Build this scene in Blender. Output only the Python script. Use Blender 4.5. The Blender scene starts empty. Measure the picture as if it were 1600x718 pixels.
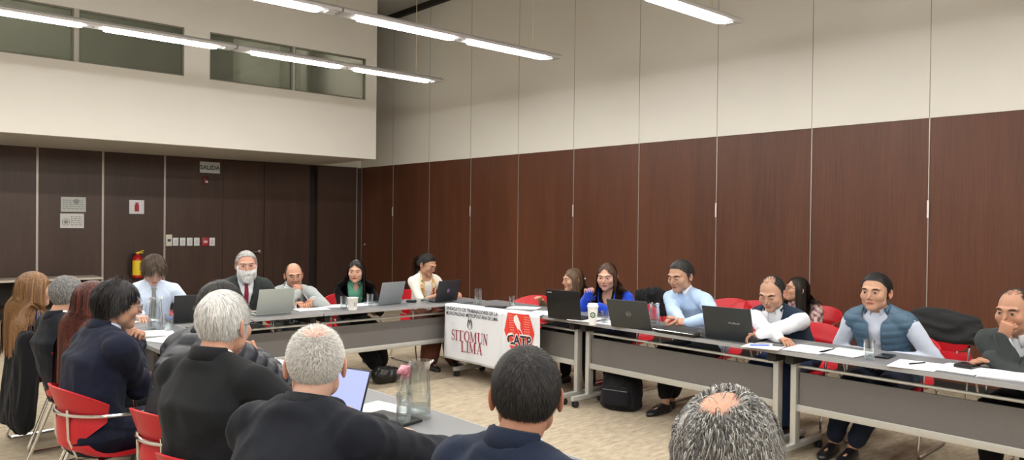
import bpy, bmesh, math, random
import numpy as np
from mathutils import Vector, Matrix, noise
from mathutils.bvhtree import BVHTree
random.seed(7)
RNG = np.random.default_rng(11)
SC = bpy.context.scene
COL = SC.collection
PI = math.pi
R_ = math.radians

# ------------------------------------------------------------------ camera
F_PX, YAW, PIT, ROL, CAM_H = 1183.07, 0.7265, 0.0108, 0.0119, 1.5826
cam_d = bpy.data.cameras.new('camera')
cam = bpy.data.objects.new('camera', cam_d)
COL.objects.link(cam)
cam_d.sensor_width = 36.0
cam_d.lens = F_PX / 1600 * 36.0
cam_d.clip_start = 0.05
cam_d.clip_end = 100
cam.location = (0, 0, CAM_H)
_m = Matrix.Rotation(-YAW, 4, 'Z') @ Matrix.Rotation(R_(90) - PIT, 4, 'X') @ Matrix.Rotation(ROL, 4, 'Z')
cam.rotation_euler = _m.to_euler()
SC.camera = cam
CAM_F = _m.to_3x3() @ Vector((0, 0, -1))
CAM_R = _m.to_3x3() @ Vector((1, 0, 0))
CAM_U = _m.to_3x3() @ Vector((0, 1, 0))


def at(px, py, ax, v):
    """the point of the plane  axis = v  that the photograph shows at pixel px, py"""
    r = CAM_F + CAM_R * ((px - 800) / F_PX) - CAM_U * ((py - 359) / F_PX)
    i = 'xyz'.index(ax)
    o = Vector((0, 0, CAM_H))
    return o + r * ((v - o[i]) / r[i])


# ------------------------------------------------------------------ materials
MATS = {}


def mat(name, col=(.5, .5, .5), rough=.6, metal=0., spec=.5, emit=None, estr=0., trans=0., ior=1.45,
        noise_scale=None, noise_amt=.15, bump=0., bump_scale=200., sheen=0., alpha=1., attr=None, coat=0.):
    if name in MATS:
        return MATS[name]
    m = bpy.data.materials.new(name)
    m.use_nodes = True
    nt = m.node_tree
    b = nt.nodes['Principled BSDF']
    b.inputs['Base Color'].default_value = (*col, 1)
    b.inputs['Roughness'].default_value = rough
    b.inputs['Metallic'].default_value = metal
    b.inputs['Specular IOR Level'].default_value = spec
    b.inputs['IOR'].default_value = ior
    b.inputs['Transmission Weight'].default_value = trans
    b.inputs['Alpha'].default_value = alpha
    b.inputs['Coat Weight'].default_value = coat
    if sheen:
        b.inputs['Sheen Weight'].default_value = sheen
        b.inputs['Sheen Roughness'].default_value = .5
    if emit:
        b.inputs['Emission Color'].default_value = (*emit, 1)
        b.inputs['Emission Strength'].default_value = estr
    tc = nt.nodes.new('ShaderNodeTexCoord')
    src = None
    if attr:
        a = nt.nodes.new('ShaderNodeAttribute')
        a.attribute_name = attr
        src = a.outputs['Color']
        nt.links.new(src, b.inputs['Base Color'])
    if noise_scale:
        n = nt.nodes.new('ShaderNodeTexNoise')
        n.inputs['Scale'].default_value = noise_scale
        n.inputs['Detail'].default_value = 5
        nt.links.new(tc.outputs['Object'], n.inputs['Vector'])
        mr = nt.nodes.new('ShaderNodeMapRange')
        mr.inputs['To Min'].default_value = 1 - noise_amt
        mr.inputs['To Max'].default_value = 1 + noise_amt
        nt.links.new(n.outputs['Fac'], mr.inputs['Value'])
        mx = nt.nodes.new('ShaderNodeMix')
        mx.data_type = 'RGBA'
        mx.blend_type = 'MULTIPLY'
        mx.inputs[0].default_value = 1
        if src:
            nt.links.new(src, mx.inputs[6])
        else:
            mx.inputs[6].default_value = (*col, 1)
        nt.links.new(mr.outputs['Result'], mx.inputs[7])
        nt.links.new(mx.outputs[2], b.inputs['Base Color'])
    if bump:
        n2 = nt.nodes.new('ShaderNodeTexNoise')
        n2.inputs['Scale'].default_value = bump_scale
        n2.inputs['Detail'].default_value = 3
        nt.links.new(tc.outputs['Object'], n2.inputs['Vector'])
        bp = nt.nodes.new('ShaderNodeBump')
        bp.inputs['Strength'].default_value = bump
        bp.inputs['Distance'].default_value = .004
        nt.links.new(n2.outputs['Fac'], bp.inputs['Height'])
        nt.links.new(bp.outputs['Normal'], b.inputs['Normal'])
    MATS[name] = m
    return m


def wood_mat(name, axis, c1, c2, width, off):
    """dark veneer: fine vertical grain, every panel its own tone; axis = the wall's running axis"""
    m = bpy.data.materials.new(name)
    m.use_nodes = True
    nt = m.node_tree
    L = nt.links
    b = nt.nodes['Principled BSDF']
    tc = nt.nodes.new('ShaderNodeTexCoord')
    sep = nt.nodes.new('ShaderNodeSeparateXYZ')
    L.new(tc.outputs['Object'], sep.inputs[0])
    run = sep.outputs[axis]

    def math_(op, a, v2=None, v3=None):
        n = nt.nodes.new('ShaderNodeMath')
        n.operation = op
        for i, x in enumerate((a, v2, v3)):
            if x is None:
                continue
            if hasattr(x, 'links'):
                L.new(x, n.inputs[i])
            else:
                n.inputs[i].default_value = x
        return n.outputs[0]
    idx = math_('FLOOR', math_('DIVIDE', math_('ADD', run, off), width))
    wn = nt.nodes.new('ShaderNodeTexWhiteNoise')
    wn.noise_dimensions = '1D'
    L.new(idx, wn.inputs['W'])
    cmb = nt.nodes.new('ShaderNodeCombineXYZ')
    L.new(math_('MULTIPLY', run, 34.0), cmb.inputs[0])
    L.new(math_('MULTIPLY', sep.outputs[2], 1.3), cmb.inputs[1])
    L.new(math_('MULTIPLY', wn.outputs['Value'], 60.0), cmb.inputs[2])
    n1 = nt.nodes.new('ShaderNodeTexNoise')
    n1.inputs['Scale'].default_value = 1.6
    n1.inputs['Detail'].default_value = 6
    n1.inputs['Roughness'].default_value = .65
    L.new(cmb.outputs[0], n1.inputs['Vector'])
    cmb2 = nt.nodes.new('ShaderNodeCombineXYZ')
    L.new(math_('MULTIPLY', run, 4.0), cmb2.inputs[0])
    L.new(math_('MULTIPLY', sep.outputs[2], .35), cmb2.inputs[1])
    L.new(math_('MULTIPLY', wn.outputs['Value'], 30.0), cmb2.inputs[2])
    n2 = nt.nodes.new('ShaderNodeTexNoise')
    n2.inputs['Scale'].default_value = 1.4
    n2.inputs['Detail'].default_value = 3
    L.new(cmb2.outputs[0], n2.inputs['Vector'])
    t = math_('ADD', math_('MULTIPLY', n1.outputs['Fac'], .75), math_('MULTIPLY', n2.outputs['Fac'], .5))
    t = math_('ADD', t, math_('MULTIPLY', wn.outputs['Value'], .16))
    t = math_('SUBTRACT', t, .2)
    mx = nt.nodes.new('ShaderNodeMix')
    mx.data_type = 'RGBA'
    L.new(t, mx.inputs[0])
    mx.inputs[6].default_value = (*c1, 1)
    mx.inputs[7].default_value = (*c2, 1)
    L.new(mx.outputs[2], b.inputs['Base Color'])
    b.inputs['Roughness'].default_value = .42
    b.inputs['Specular IOR Level'].default_value = .42
    bp = nt.nodes.new('ShaderNodeBump')
    bp.inputs['Strength'].default_value = .12
    bp.inputs['Distance'].default_value = .003
    L.new(n1.outputs['Fac'], bp.inputs['Height'])
    L.new(bp.outputs['Normal'], b.inputs['Normal'])
    return m


def carpet_mat():
    m = bpy.data.materials.new('carpet')
    m.use_nodes = True
    nt = m.node_tree
    L = nt.links
    b = nt.nodes['Principled BSDF']
    tc = nt.nodes.new('ShaderNodeTexCoord')
    mp = nt.nodes.new('ShaderNodeMapping')
    mp.inputs['Scale'].default_value = (1.0, 3.2, 1)
    mp.inputs['Rotation'].default_value = (0, 0, .02)
    L.new(tc.outputs['Object'], mp.inputs[0])
    n1 = nt.nodes.new('ShaderNodeTexNoise')
    n1.inputs['Scale'].default_value = 9
    n1.inputs['Detail'].default_value = 5
    n1.inputs['Roughness'].default_value = .65
    L.new(mp.outputs[0], n1.inputs[0])
    n2 = nt.nodes.new('ShaderNodeTexNoise')
    n2.inputs['Scale'].default_value = 160
    n2.inputs['Detail'].default_value = 2
    L.new(tc.outputs['Object'], n2.inputs[0])
    n3 = nt.nodes.new('ShaderNodeTexNoise')
    n3.inputs['Scale'].default_value = 1.2
    L.new(mp.outputs[0], n3.inputs[0])
    r = nt.nodes.new('ShaderNodeValToRGB')
    r.color_ramp.elements[0].position = .34
    r.color_ramp.elements[0].color = (.26, .215, .155, 1)
    r.color_ramp.elements[1].position = .66
    r.color_ramp.elements[1].color = (.52, .435, .32, 1)
    ad = nt.nodes.new('ShaderNodeMath')
    ad.operation = 'MULTIPLY_ADD'
    ad.inputs[1].default_value = .35
    L.new(n2.outputs['Fac'], ad.inputs[0])
    ad2 = nt.nodes.new('ShaderNodeMath')
    ad2.operation = 'MULTIPLY'
    ad2.inputs[1].default_value = .65
    L.new(n1.outputs['Fac'], ad2.inputs[0])
    L.new(ad2.outputs[0], ad.inputs[2])
    L.new(ad.outputs[0], r.inputs[0])
    L.new(r.outputs[0], b.inputs['Base Color'])
    b.inputs['Roughness'].default_value = .95
    b.inputs['Specular IOR Level'].default_value = .1
    bp = nt.nodes.new('ShaderNodeBump')
    bp.inputs['Strength'].default_value = .5
    bp.inputs['Distance'].default_value = .006
    L.new(n2.outputs['Fac'], bp.inputs['Height'])
    L.new(bp.outputs['Normal'], b.inputs['Normal'])
    return m


# ------------------------------------------------------------------ helpers
def setp(o, label=None, cat=None, group=None, kind=None):
    if label:
        o['label'] = label
    if cat:
        o['category'] = cat
    if group:
        o['group'] = group
    if kind:
        o['kind'] = kind
    return o


def link(name, me, parent=None, mats=None, smooth=None):
    o = bpy.data.objects.new(name, me)
    COL.objects.link(o)
    if mats:
        for m in (mats if isinstance(mats, (list, tuple)) else [mats]):
            me.materials.append(m)
    if parent:
        o.parent = parent
    if smooth is not None:
        me.polygons.foreach_set('use_smooth', [smooth] * len(me.polygons))
    return o


def smooth_by_angle(me, deg=35):
    bm = bmesh.new()
    bm.from_mesh(me)
    a = R_(deg)
    for f in bm.faces:
        f.smooth = True
    for e in bm.edges:
        if len(e.link_faces) == 2 and e.calc_face_angle(0) > a:
            e.smooth = False
    bm.to_mesh(me)
    bm.free()


def obj(name, bm, mats, parent=None, smooth=35):
    me = bpy.data.meshes.new(name)
    bmesh.ops.recalc_face_normals(bm, faces=bm.faces[:])
    bm.to_mesh(me)
    bm.free()
    o = link(name, me, parent, mats)
    if smooth:
        smooth_by_angle(me, smooth)
    return o


def empty(name, loc, rz=0, label=None, cat=None, group=None):
    o = bpy.data.objects.new(name, None)
    COL.objects.link(o)
    o.empty_display_size = .1
    o.location = loc
    o.rotation_euler = (0, 0, rz)
    return setp(o, label, cat, group)


def BM():
    return bmesh.new()


def box(bm, c, s, bev=0., rot=None, mi=0):
    t = bmesh.new()
    bmesh.ops.create_cube(t, size=1)
    bmesh.ops.scale(t, vec=Vector(s), verts=t.verts)
    if bev:
        bmesh.ops.bevel(t, geom=t.edges[:], offset=bev, segments=2, affect='EDGES', profile=.5)
    M = Matrix.Translation(Vector(c))
    if rot is not None:
        M = M @ (rot if isinstance(rot, Matrix) else Matrix.Rotation(rot, 4, 'Z'))
    bmesh.ops.transform(t, matrix=M, verts=t.verts)
    add(bm, t, mi)
    return bm


def bx(bm, x0, x1, y0, y1, z0, z1, bev=0., mi=0):
    return box(bm, ((x0 + x1) / 2, (y0 + y1) / 2, (z0 + z1) / 2), (abs(x1 - x0), abs(y1 - y0), abs(z1 - z0)), bev, mi=mi)


def add(bm, t, mi=0):
    vs = [bm.verts.new(v.co) for v in t.verts]
    t.verts.index_update()
    for f in t.faces:
        nf = bm.faces.new([vs[v.index] for v in f.verts])
        nf.material_index = mi
    t.free()


def add_arr(bm, V, F, mi=0):
    vs = [bm.verts.new(v) for v in V]
    for f in F:
        try:
            nf = bm.faces.new([vs[i] for i in f])
            nf.material_index = mi
        except ValueError:
            pass


def frame(d, up=Vector((0, 0, 1))):
    d = Vector(d).normalized()
    s = d.cross(up)
    if s.length < 1e-4:
        s = d.cross(Vector((0, 1, 0)))
    s.normalize()
    return d, s, s.cross(d).normalized()


def tube(bm, pts, r, seg=10, mi=0, caps=True, flat=1.0):
    """round tube through pts; r number or list; flat squashes it along the second axis"""
    pts = [Vector(p) for p in pts]
    n = len(pts)
    rs = r if isinstance(r, (list, tuple)) else [r] * n
    V = []
    F = []
    ups = None
    for i, p in enumerate(pts):
        d = (pts[min(i + 1, n - 1)] - pts[max(i - 1, 0)]).normalized()
        if ups is None:
            _, s, u = frame(d)
        else:
            s = ups - d * ups.dot(d)
            if s.length < 1e-5:
                _, s, _u = frame(d)
            s.normalize()
            u = s.cross(d).normalized()
        ups = s
        for k in range(seg):
            a = 2 * PI * k / seg
            V.append(p + s * (math.cos(a) * rs[i]) + u * (math.sin(a) * rs[i] * flat))
    for i in range(n - 1):
        for k in range(seg):
            F.append((i * seg + k, i * seg + (k + 1) % seg, (i + 1) * seg + (k + 1) % seg, (i + 1) * seg + k))
    if caps:
        F.append(tuple(range(seg))[::-1])
        F.append(tuple((n - 1) * seg + k for k in range(seg)))
    add_arr(bm, V, F, mi)


def fillet(pts, rad=.04, k=5):
    pts = [Vector(p) for p in pts]
    out = [pts[0]]
    for i in range(1, len(pts) - 1):
        a, b, c = pts[i - 1], pts[i], pts[i + 1]
        r = min(rad, (a - b).length * .45, (c - b).length * .45)
        p0 = b + (a - b).normalized() * r
        p1 = b + (c - b).normalized() * r
        for j in range(k + 1):
            t = j / k
            out.append(p0 * (1 - t) ** 2 + b * 2 * t * (1 - t) + p1 * t * t)
    out.append(pts[-1])
    return out


def lathe(bm, prof, seg=24, c=(0, 0, 0), mi=0, M=None):
    """prof: (radius, z) list; closes to the axis where the radius is 0"""
    V = []
    idx = []
    for r, z in prof:
        if r < 1e-6:
            idx.append([len(V)])
            V.append(Vector((0, 0, z)))
        else:
            idx.append(list(range(len(V), len(V) + seg)))
            for k in range(seg):
                a = 2 * PI * k / seg
                V.append(Vector((r * math.cos(a), r * math.sin(a), z)))
    F = []
    for a, b in zip(idx, idx[1:]):
        for k in range(seg):
            k2 = (k + 1) % seg
            q = [a[k % len(a)], a[k2 % len(a)], b[k2 % len(b)], b[k % len(b)]]
            q2 = []
            for i in q:
                if i not in q2:
                    q2.append(i)
            if len(q2) > 2:
                F.append(q2)
    c = Vector(c)
    V = [(M @ v if M else v) + c for v in V]
    add_arr(bm, V, F, mi)


def ellipsoid(bm, c, r, M=None, seg=20, rings=12, mi=0):
    prof = []
    for i in range(rings + 1):
        a = -PI / 2 + PI * i / rings
        prof.append((max(0, math.cos(a)) if 0 < i < rings else 0, math.sin(a)))
    S = Matrix.Diagonal(Vector((r[0], r[1], r[2])))
    lathe(bm, prof, seg, c, mi, (M.to_3x3() @ S) if M else S)


def copy_tree(o, parent=None):
    c = o.copy()
    COL.objects.link(c)
    if parent:
        c.parent = parent
    for ch in list(o.children):
        copy_tree(ch, c)
    return c


def text_mesh(s, size, bold=0.):
    """flat built-in font text as (verts, faces), baseline left at 0,0"""
    cu = bpy.data.curves.new('t', 'FONT')
    cu.body = s
    cu.size = size
    cu.offset = bold
    cu.resolution_u = 3
    o = bpy.data.objects.new('t', cu)
    COL.objects.link(o)
    bpy.context.view_layer.update()
    me = bpy.data.meshes.new_from_object(o.evaluated_get(bpy.context.evaluated_depsgraph_get()))
    V = [v.co.copy() for v in me.vertices]
    F = [tuple(p.vertices) for p in me.polygons]
    bpy.data.objects.remove(o)
    bpy.data.curves.remove(cu)
    bpy.data.meshes.remove(me)
    return V, F


# ------------------------------------------------------------------ common materials
M_WHITE = mat('white_wall', (.80, .775, .71), .75, noise_scale=3, noise_amt=.02)
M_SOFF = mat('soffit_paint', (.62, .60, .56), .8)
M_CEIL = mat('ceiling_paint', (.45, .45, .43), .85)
M_GAP = mat('shadow_gap', (.02, .018, .017), .7)
M_STRIP = mat('aluminium_strip', (.42, .38, .34), .4, .6)
M_ALU = mat('aluminium', (.60, .60, .57), .38, .55, noise_scale=30, noise_amt=.05)
M_TOP = mat('table_laminate', (.165, .168, .175), .38, noise_scale=60, noise_amt=.05)
M_TEDGE = mat('table_edge', (.33, .33, .335), .45)
M_PANEL = mat('modesty_panel', (.145, .137, .13), .55, noise_scale=50, noise_amt=.06)
M_CHROME = mat('chrome', (.75, .75, .74), .16, 1.0)
M_RED = mat('red_shell', (.52, .012, .022), .38, noise_scale=20, noise_amt=.06)
M_BLACK = mat('black_plastic', (.012, .012, .013), .45)
M_RUBBER = mat('rubber', (.02, .02, .02), .8)
M_PAPER = mat('paper', (.83, .84, .86), .75, noise_scale=12, noise_amt=.03)


def thin_glass(name, tint, fac=.05):
    m = bpy.data.materials.new(name)
    m.use_nodes = True
    nt = m.node_tree
    nt.nodes.clear()
    out = nt.nodes.new('ShaderNodeOutputMaterial')
    mix = nt.nodes.new('ShaderNodeMixShader')
    tr = nt.nodes.new('ShaderNodeBsdfTransparent'); tr.inputs[0].default_value = (*tint, 1)
    gl = nt.nodes.new('ShaderNodeBsdfGlossy'); gl.inputs['Roughness'].default_value = .04
    gl.inputs['Color'].default_value = (.95, .97, 1, 1)
    lw = nt.nodes.new('ShaderNodeLayerWeight'); lw.inputs[0].default_value = .35
    ma = nt.nodes.new('ShaderNodeMath'); ma.operation = 'MULTIPLY_ADD'
    ma.inputs[1].default_value = .75; ma.inputs[2].default_value = fac
    nt.links.new(lw.outputs['Facing'], ma.inputs[0])
    nt.links.new(ma.outputs[0], mix.inputs[0])
    nt.links.new(tr.outputs[0], mix.inputs[1]); nt.links.new(gl.outputs[0], mix.inputs[2])
    nt.links.new(mix.outputs[0], out.inputs[0])
    return m


M_GLASS = thin_glass('glass', (.95, .97, .965), .04)
M_WATER = thin_glass('water', (.92, .95, .95), .10)
M_ELEC = mat('switch_plastic', (.72, .74, .76), .4)
M_SCREEN = mat('lit_screen', (.1, .1, .15), .3, emit=(.36, .42, .80), estr=.42)
wood_r = wood_mat('veneer_side', 1, (.040, .0130, .0065), (.165, .058, .028), 1.2032, 10.0)
wood_b = wood_mat('veneer_back', 0, (.030, .016, .011), (.085, .047, .034), .94, .53)

# ================================================================== SETTING
XW, YB, ZW, ZC = 8.0, 13.676, 2.649, 5.53
XL, YF = -4.2, -4.6
SEAM = 1.2032


def structure(name, bm, mats, parent=None, smooth=None):
    o = obj(name, bm, mats, parent, smooth)
    if not parent:
        o['kind'] = 'structure'
    return o


b = BM(); bx(b, XL, XW + .2, YF, YB + .2, -.1, 0); structure('floor', b, carpet_mat())
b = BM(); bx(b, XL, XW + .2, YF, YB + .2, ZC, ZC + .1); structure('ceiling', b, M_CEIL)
b = BM()
bx(b, XW, XW + .15, YF, YB, 0, ZW, mi=0)
bx(b, XW - .012, XW + .15, YF, YB, ZW, ZC, mi=1)
wall_right = structure('wall_right', b, [wood_r, M_WHITE])
n_trim = 0


def trim(x0, x1, y0, y1, z0, z1, m, bev=0):
    global n_trim
    n_trim += 1
    b = BM()
    bx(b, x0, x1, y0, y1, z0, z1, bev)
    return structure('trim_%d' % n_trim, b, m)


for k in range(0, 15):
    y = YB - k * SEAM
    if k == 0:
        y -= .03
    trim(XW - .006, XW + .02, y - .005, y + .005, 0, ZW, M_STRIP)
    trim(XW - .0145, XW + .02, y - .0028, y + .0028, ZW + .001, ZC, mat('seam_shadow', (.30, .28, .25), .8))
    if k % 2 == 1:
        b = BM()
        box(b, (XW - .010, y, 1.755), (.012, .020, .175), .003)
        structure('latch_plate', b, mat('latch_steel', (.8, .76, .72), .35, .5), wall_right)
b = BM(); bx(b, XW - .05, XW - .012, 7.0, 7.2, 1.05, 1.15)
b.free()
trim(XW - .10, XW, YF, YB, ZC - .09, ZC - .001, M_GAP)  # dark strip painted in for the shade of the ceiling gap
b = BM(); lathe(b, [(0, 0), (.022, 0), (.022, .03), (.014, .045), (0, .045)], 14, (XW - .0, 13.46, 1.09), M=Matrix.Rotation(R_(-90), 4, 'Y'))
structure('panel_knob', b, M_CHROME, wall_right)

# back wall
b = BM()
bx(b, XL, 5.168, YB, YB + .15, 0, ZW, mi=0)
bx(b, 6.873, XW, YB + .1, YB + .2, 0, ZW, mi=2)
bx(b, 5.168, 6.873, YB + .1, YB + .2, 0, ZW, mi=2)
bx(b, 7.008, 7.858, YB - .05, YB + .1, 0, ZW - .01, mi=0)
bx(b, 7.90, XW, YB - .02, YB + .1, 0, ZW - .01, mi=0)
bx(b, XL, XW, YB - .012, YB + .15, ZW, ZC, mi=1)
wall_back = structure('wall_back', b, [wood_b, M_WHITE, M_GAP])
for x, w in ((-.47, .03), (.46, .03), (1.39, .03), (2.294, .03), (3.214, .03), (4.173, .03)):
    trim(x - w / 2, x + w / 2, YB - .008, YB + .01, 0, ZW, M_STRIP)
trim(7.858, 7.876, YB - .06, YB + .05, 0, ZW, M_STRIP)
for i, (x0, x1) in enumerate(((5.174, 5.938), (5.948, 6.868))):
    b = BM(); bx(b, x0, x1, YB - .0, YB + .05, .01, ZW - .012, .003)
    d = structure('door_%d' % (i + 1), b, wood_b)
    if i == 0:
        b = BM()
        lathe(b, [(0, 0), (.028, 0), (.028, .012), (.012, .016), (.012, .05), (0, .05)], 16, (5.86, YB, .975), M=Matrix.Rotation(R_(90), 4, 'X'))
        tube(b, [(5.86, YB - .05, .975), (5.80, YB - .055, .973), (5.735, YB - .055, .968)], .011)
        structure('door_handle', b, M_CHROME, d)
b = BM(); bx(b, XL, 5.16, YB - .012, YB, 0, .09); structure('baseboard_back', b, M_GAP)
b = BM(); bx(b, XW - .012, XW, YF, YB - .1, 0, .09); structure('baseboard_right', b, M_GAP)
b = BM(); bx(b, XL - .15, XL, YF, YB, 0, ZC); structure('wall_left', b, M_WHITE)
b = BM(); bx(b, XL, XW, YF - .15, YF, 0, ZC); structure('wall_front', b, M_WHITE)

# upper gallery box with its internal windows
YG, XG = 11.55, 7.045
Z0, Z1 = 3.665, 4.378
ops = [(-2.9, -1.55), (-1.49, -.12), (.20, 2.352), (2.412, 3.785), (4.155, 5.482), (5.515, 6.832)]
ops = [(-.12 - 2.4, -.12), (1.02 - .05, 2.352), (2.412, 3.785), (4.155, 5.482), (5.515, 6.832)]
b = BM()
bx(b, XL, XG, YG, YG + .12, ZW, Z0)
bx(b, XL, XG, YG, YG + .12, Z1, ZC)
xs = [XL] + [v for o_ in ops for v in o_] + [XG]
for i in range(0, len(xs), 2):
    if xs[i + 1] - xs[i] > .1:
        bx(b, xs[i], xs[i + 1], YG, YG + .12, Z0, Z1)
bx(b, XG - .12, XG, YG + .12, YB - .013, ZW, ZC)
structure('wall_gallery', b, M_WHITE)
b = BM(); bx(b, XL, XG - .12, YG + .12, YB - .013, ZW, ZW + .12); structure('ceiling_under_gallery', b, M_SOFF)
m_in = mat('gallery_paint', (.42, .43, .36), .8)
b = BM()
bx(b, XL, XG - .121, YB - .05, YB - .014, ZW + .13, ZC)
bx(b, 4.9, 5.0, YG + 1.0, YB - .05, ZW + .13, ZC)
bx(b, .2, .3, YG + .9, YB - .05, ZW + .13, ZC)
bx(b, 6.2, 6.32, YG + 1.2, YB - .05, ZW + .13, ZC)
structure('wall_inside_gallery', b, m_in)
M_PANE = mat('gallery_pane', (.10, .115, .09), .04, alpha=.62, spec=.6)
M_FRM = mat('window_frame_paint', (.50, .49, .43), .5)
for i, (x0, x1) in enumerate(ops):
    b = BM(); bx(b, x0 + .006, x1 - .006, YG + .045, YG + .053, Z0 + .006, Z1 - .006)
    w = structure('window_%d' % (i + 1), b, M_PANE)
    b = BM()
    fr = .022
    for q in ((x0, x1, Z1 - fr, Z1), (x0, x1, Z0, Z0 + fr), (x0, x0 + fr, Z0 + fr, Z1 - fr), (x1 - fr, x1, Z0 + fr, Z1 - fr)):
        bx(b, q[0], q[1], YG + .02, YG + .075, q[2], q[3])
    structure('window_frame', b, mat('window_frame_dark', (.20, .195, .16), .5), w)
b = BM(); bx(b, 2.352, 2.412, YG - .006, YG + .09, Z0, Z1); structure('trim_mullion', b, M_FRM).name = 'trim_40'
b = BM(); bx(b, 5.482, 5.515, YG - .006, YG + .09, Z0, Z1); structure('trim_mullion', b, M_FRM).name = 'trim_41'
# unseen fill lights added to brighten the gallery behind its panes
for gx in (1.6, 5.7):
    r = empty('gallery_fill_light', (gx, 12.3, ZC), 0, 'unseen fill light added inside the gallery room, %s window pair' % ('behind the left' if gx < 3 else 'behind the right'), 'fill light')
    b = BM(); bx(b, -.3, .3, -.15, .15, -.05, -.002, .01); obj('housing', b, M_WHITE, r)
    b = BM(); bx(b, -.26, .26, -.12, .12, -.056, -.05); obj('diffuser', b, mat('gallery_fill_glow', (1, 1, 1), .5, emit=(1, .95, .8), estr=60.0), r)

# ---- pendants
M_LAMP = mat('lamp_housing', (.62, .63, .63), .35, .25)
M_GLOW = mat('lamp_glow', (1, 1, 1), .5, emit=(1.0, .975, .93), estr=19.0)
M_CABLE = mat('steel_cable', (.72, .64, .48), .4, .3)
ZL = 3.58
ROWS = [(8.86, 'hanging nearest the gallery windows'), (6.60, 'second row from the gallery'), (4.19, 'third row, at the top edge'),
        (1.75, 'unseen row above the near tables'), (-.6, 'unseen row behind the viewpoint'), (-2.9, 'unseen row furthest back behind the viewpoint')]  # last three rows are unseen, added for the light they give
for ri, (ly, where) in enumerate(ROWS):
    XE = (6.44, 6.56, 6.66, 6.5, 6.5, 6.5)[ri]
    nf = 3 if ri < 4 else 3
    root = empty('linear_pendant_lamp', (XE, ly, ZL), 0,
                 'long pendant lamp with glowing tubes, ' + where, 'pendant lamp', 'rows of linear pendant lamps')
    per = 2.98
    for k in range(nf):
        x1 = -k * per
        x0 = x1 - per + .02
        b = BM()
        # trapezoid housing profile extruded along X
        prof = [(-.105, .014), (-.092, -.012), (.092, -.012), (.105, .014), (.06, .046), (-.06, .046)]
        ends = [(x0, .0), (x1, .0)]
        V = []
        for xe, _ in ends:
            V += [Vector((xe, p[0], p[1])) for p in prof]
        n = len(prof)
        F = [(i, (i + 1) % n, n + (i + 1) % n, n + i) for i in range(n)] + [tuple(range(n))[::-1], tuple(range(n, 2 * n))]
        add_arr(b, V, F)
        bx(b, x1 - .12, x1 - .02, -.05, .05, -.022, -.011, .004)
        obj('housing', b, M_LAMP, root, 30)
        b = BM()
        lathe(b, [(0, 0), (.012, 0), (.012, .005), (0, .005)], 12, (x1 - 1.48, 0, -.018))
        obj('sensor', b, M_BLACK, root)
        for c0 in (-.19, -1.575):
            b = BM()
            a0, a1 = x1 + c0, x1 + c0 - 1.20
            # rounded-ended glowing channel
            L_, w = a0 - a1, .064
            V = []
            prof2 = []
            for j in range(9):
                t = PI / 2 - PI * j / 8
                prof2.append((a0 - w + w * math.cos(t) * .9, w * math.sin(t)))
            for j in range(9):
                t = -PI / 2 - PI * j / 8
                prof2.append((a1 + w + w * math.cos(t) * .9, w * math.sin(t)))
            n2 = len(prof2)
            V = [Vector((p[0], p[1], -.0125)) for p in prof2] + [Vector((p[0] * 1 , p[1] * .86, -.034)) for p in prof2]
            F = [(i, (i + 1) % n2, n2 + (i + 1) % n2, n2 + i) for i in range(n2)] + [tuple(range(n2, 2 * n2))]
            add_arr(b, V, F)
            obj('diffuser', b, M_GLOW, root, 30)
        b = BM()
        cx = -.40 if k == 0 else x1 - .01
        if k == 0 or ri != 0:
            tube(b, [(cx, 0, .038), (cx, 0, ZC - ZL - .02)], .0055, 6)
            lathe(b, [(0, .0), (.016, 0), (.012, .03), (0, .03)], 10, (cx, 0, .036))
            lathe(b, [(0, 0), (.035, 0), (.035, .025), (0, .025)], 12, (cx, 0, ZC - ZL - .026))
            obj('suspension_cable', b, M_CABLE, root)

# ---- things on the back wall
def wall_box(name, x0, y0, x1, y1, mats, label, cat, depth=.012, bev=.002, extra=None):
    a, c = at(x0, y0, 'y', YB), at(x1, y1, 'y', YB)
    root = empty(name, ((a.x + c.x) / 2, YB, (a.z + c.z) / 2), 0, label, cat)
    w, h = abs(a.x - c.x), abs(a.z - c.z)
    return root, w, h


M_SIGN = mat('sign_plastic', (.62, .68, .70), .5)
M_INK = mat('sign_ink', (.06, .08, .08), .6)
M_INKG = mat('sign_grey_ink', (.25, .26, .26), .6)
root, w, h = wall_box('exit_sign', 312, 252, 343, 271, None, 'small white SALIDA exit sign high on the dark back wall', 'sign')
b = BM(); box(b, (0, -.012, 0), (w, .024, h), .004); obj('sign_face', b, M_SIGN, root)
V, F = text_mesh('SALIDA', .105, .003)
wd = max(v.x for v in V)
b = BM(); add_arr(b, [Vector((v.x - wd / 2, -.026, v.y - .038)) for v in V], F); obj('lettering', b, M_INK, root, None)
root, w, h = wall_box('fire_alarm_strobe', 317, 276, 324, 288, None, 'small dark red fire alarm strobe below the exit sign', 'alarm')
b = BM(); box(b, (0, -.02, 0), (w, .04, h), .008); obj('alarm_body', b, mat('alarm_red', (.16, .01, .012), .4), root)
b = BM(); box(b, (.01, -.046, -.02), (w * .55, .02, h * .3), .005); obj('strobe_lens', b, mat('strobe_clear', (.6, .6, .6), .2), root)
root, w, h = wall_box('extinguisher_sign', 202, 312, 225, 334, None, 'square white fire extinguisher sign with a red cylinder symbol', 'sign')
b = BM(); box(b, (0, -.004, 0), (w, .008, h), .001); obj('sign_plate', b, mat('sign_white', (.72, .72, .76), .5), root)
b = BM()
bx(b, -.035, .035, -.0095, -.0085, -.075, .045, .0)
bx(b, -.018, .018, -.0095, -.0085, .045, .06)
bx(b, -.03, .03, -.0095, -.0085, .06, .075)
obj('extinguisher_symbol', b, mat('symbol_red', (.35, .02, .04), .6), root)
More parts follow.
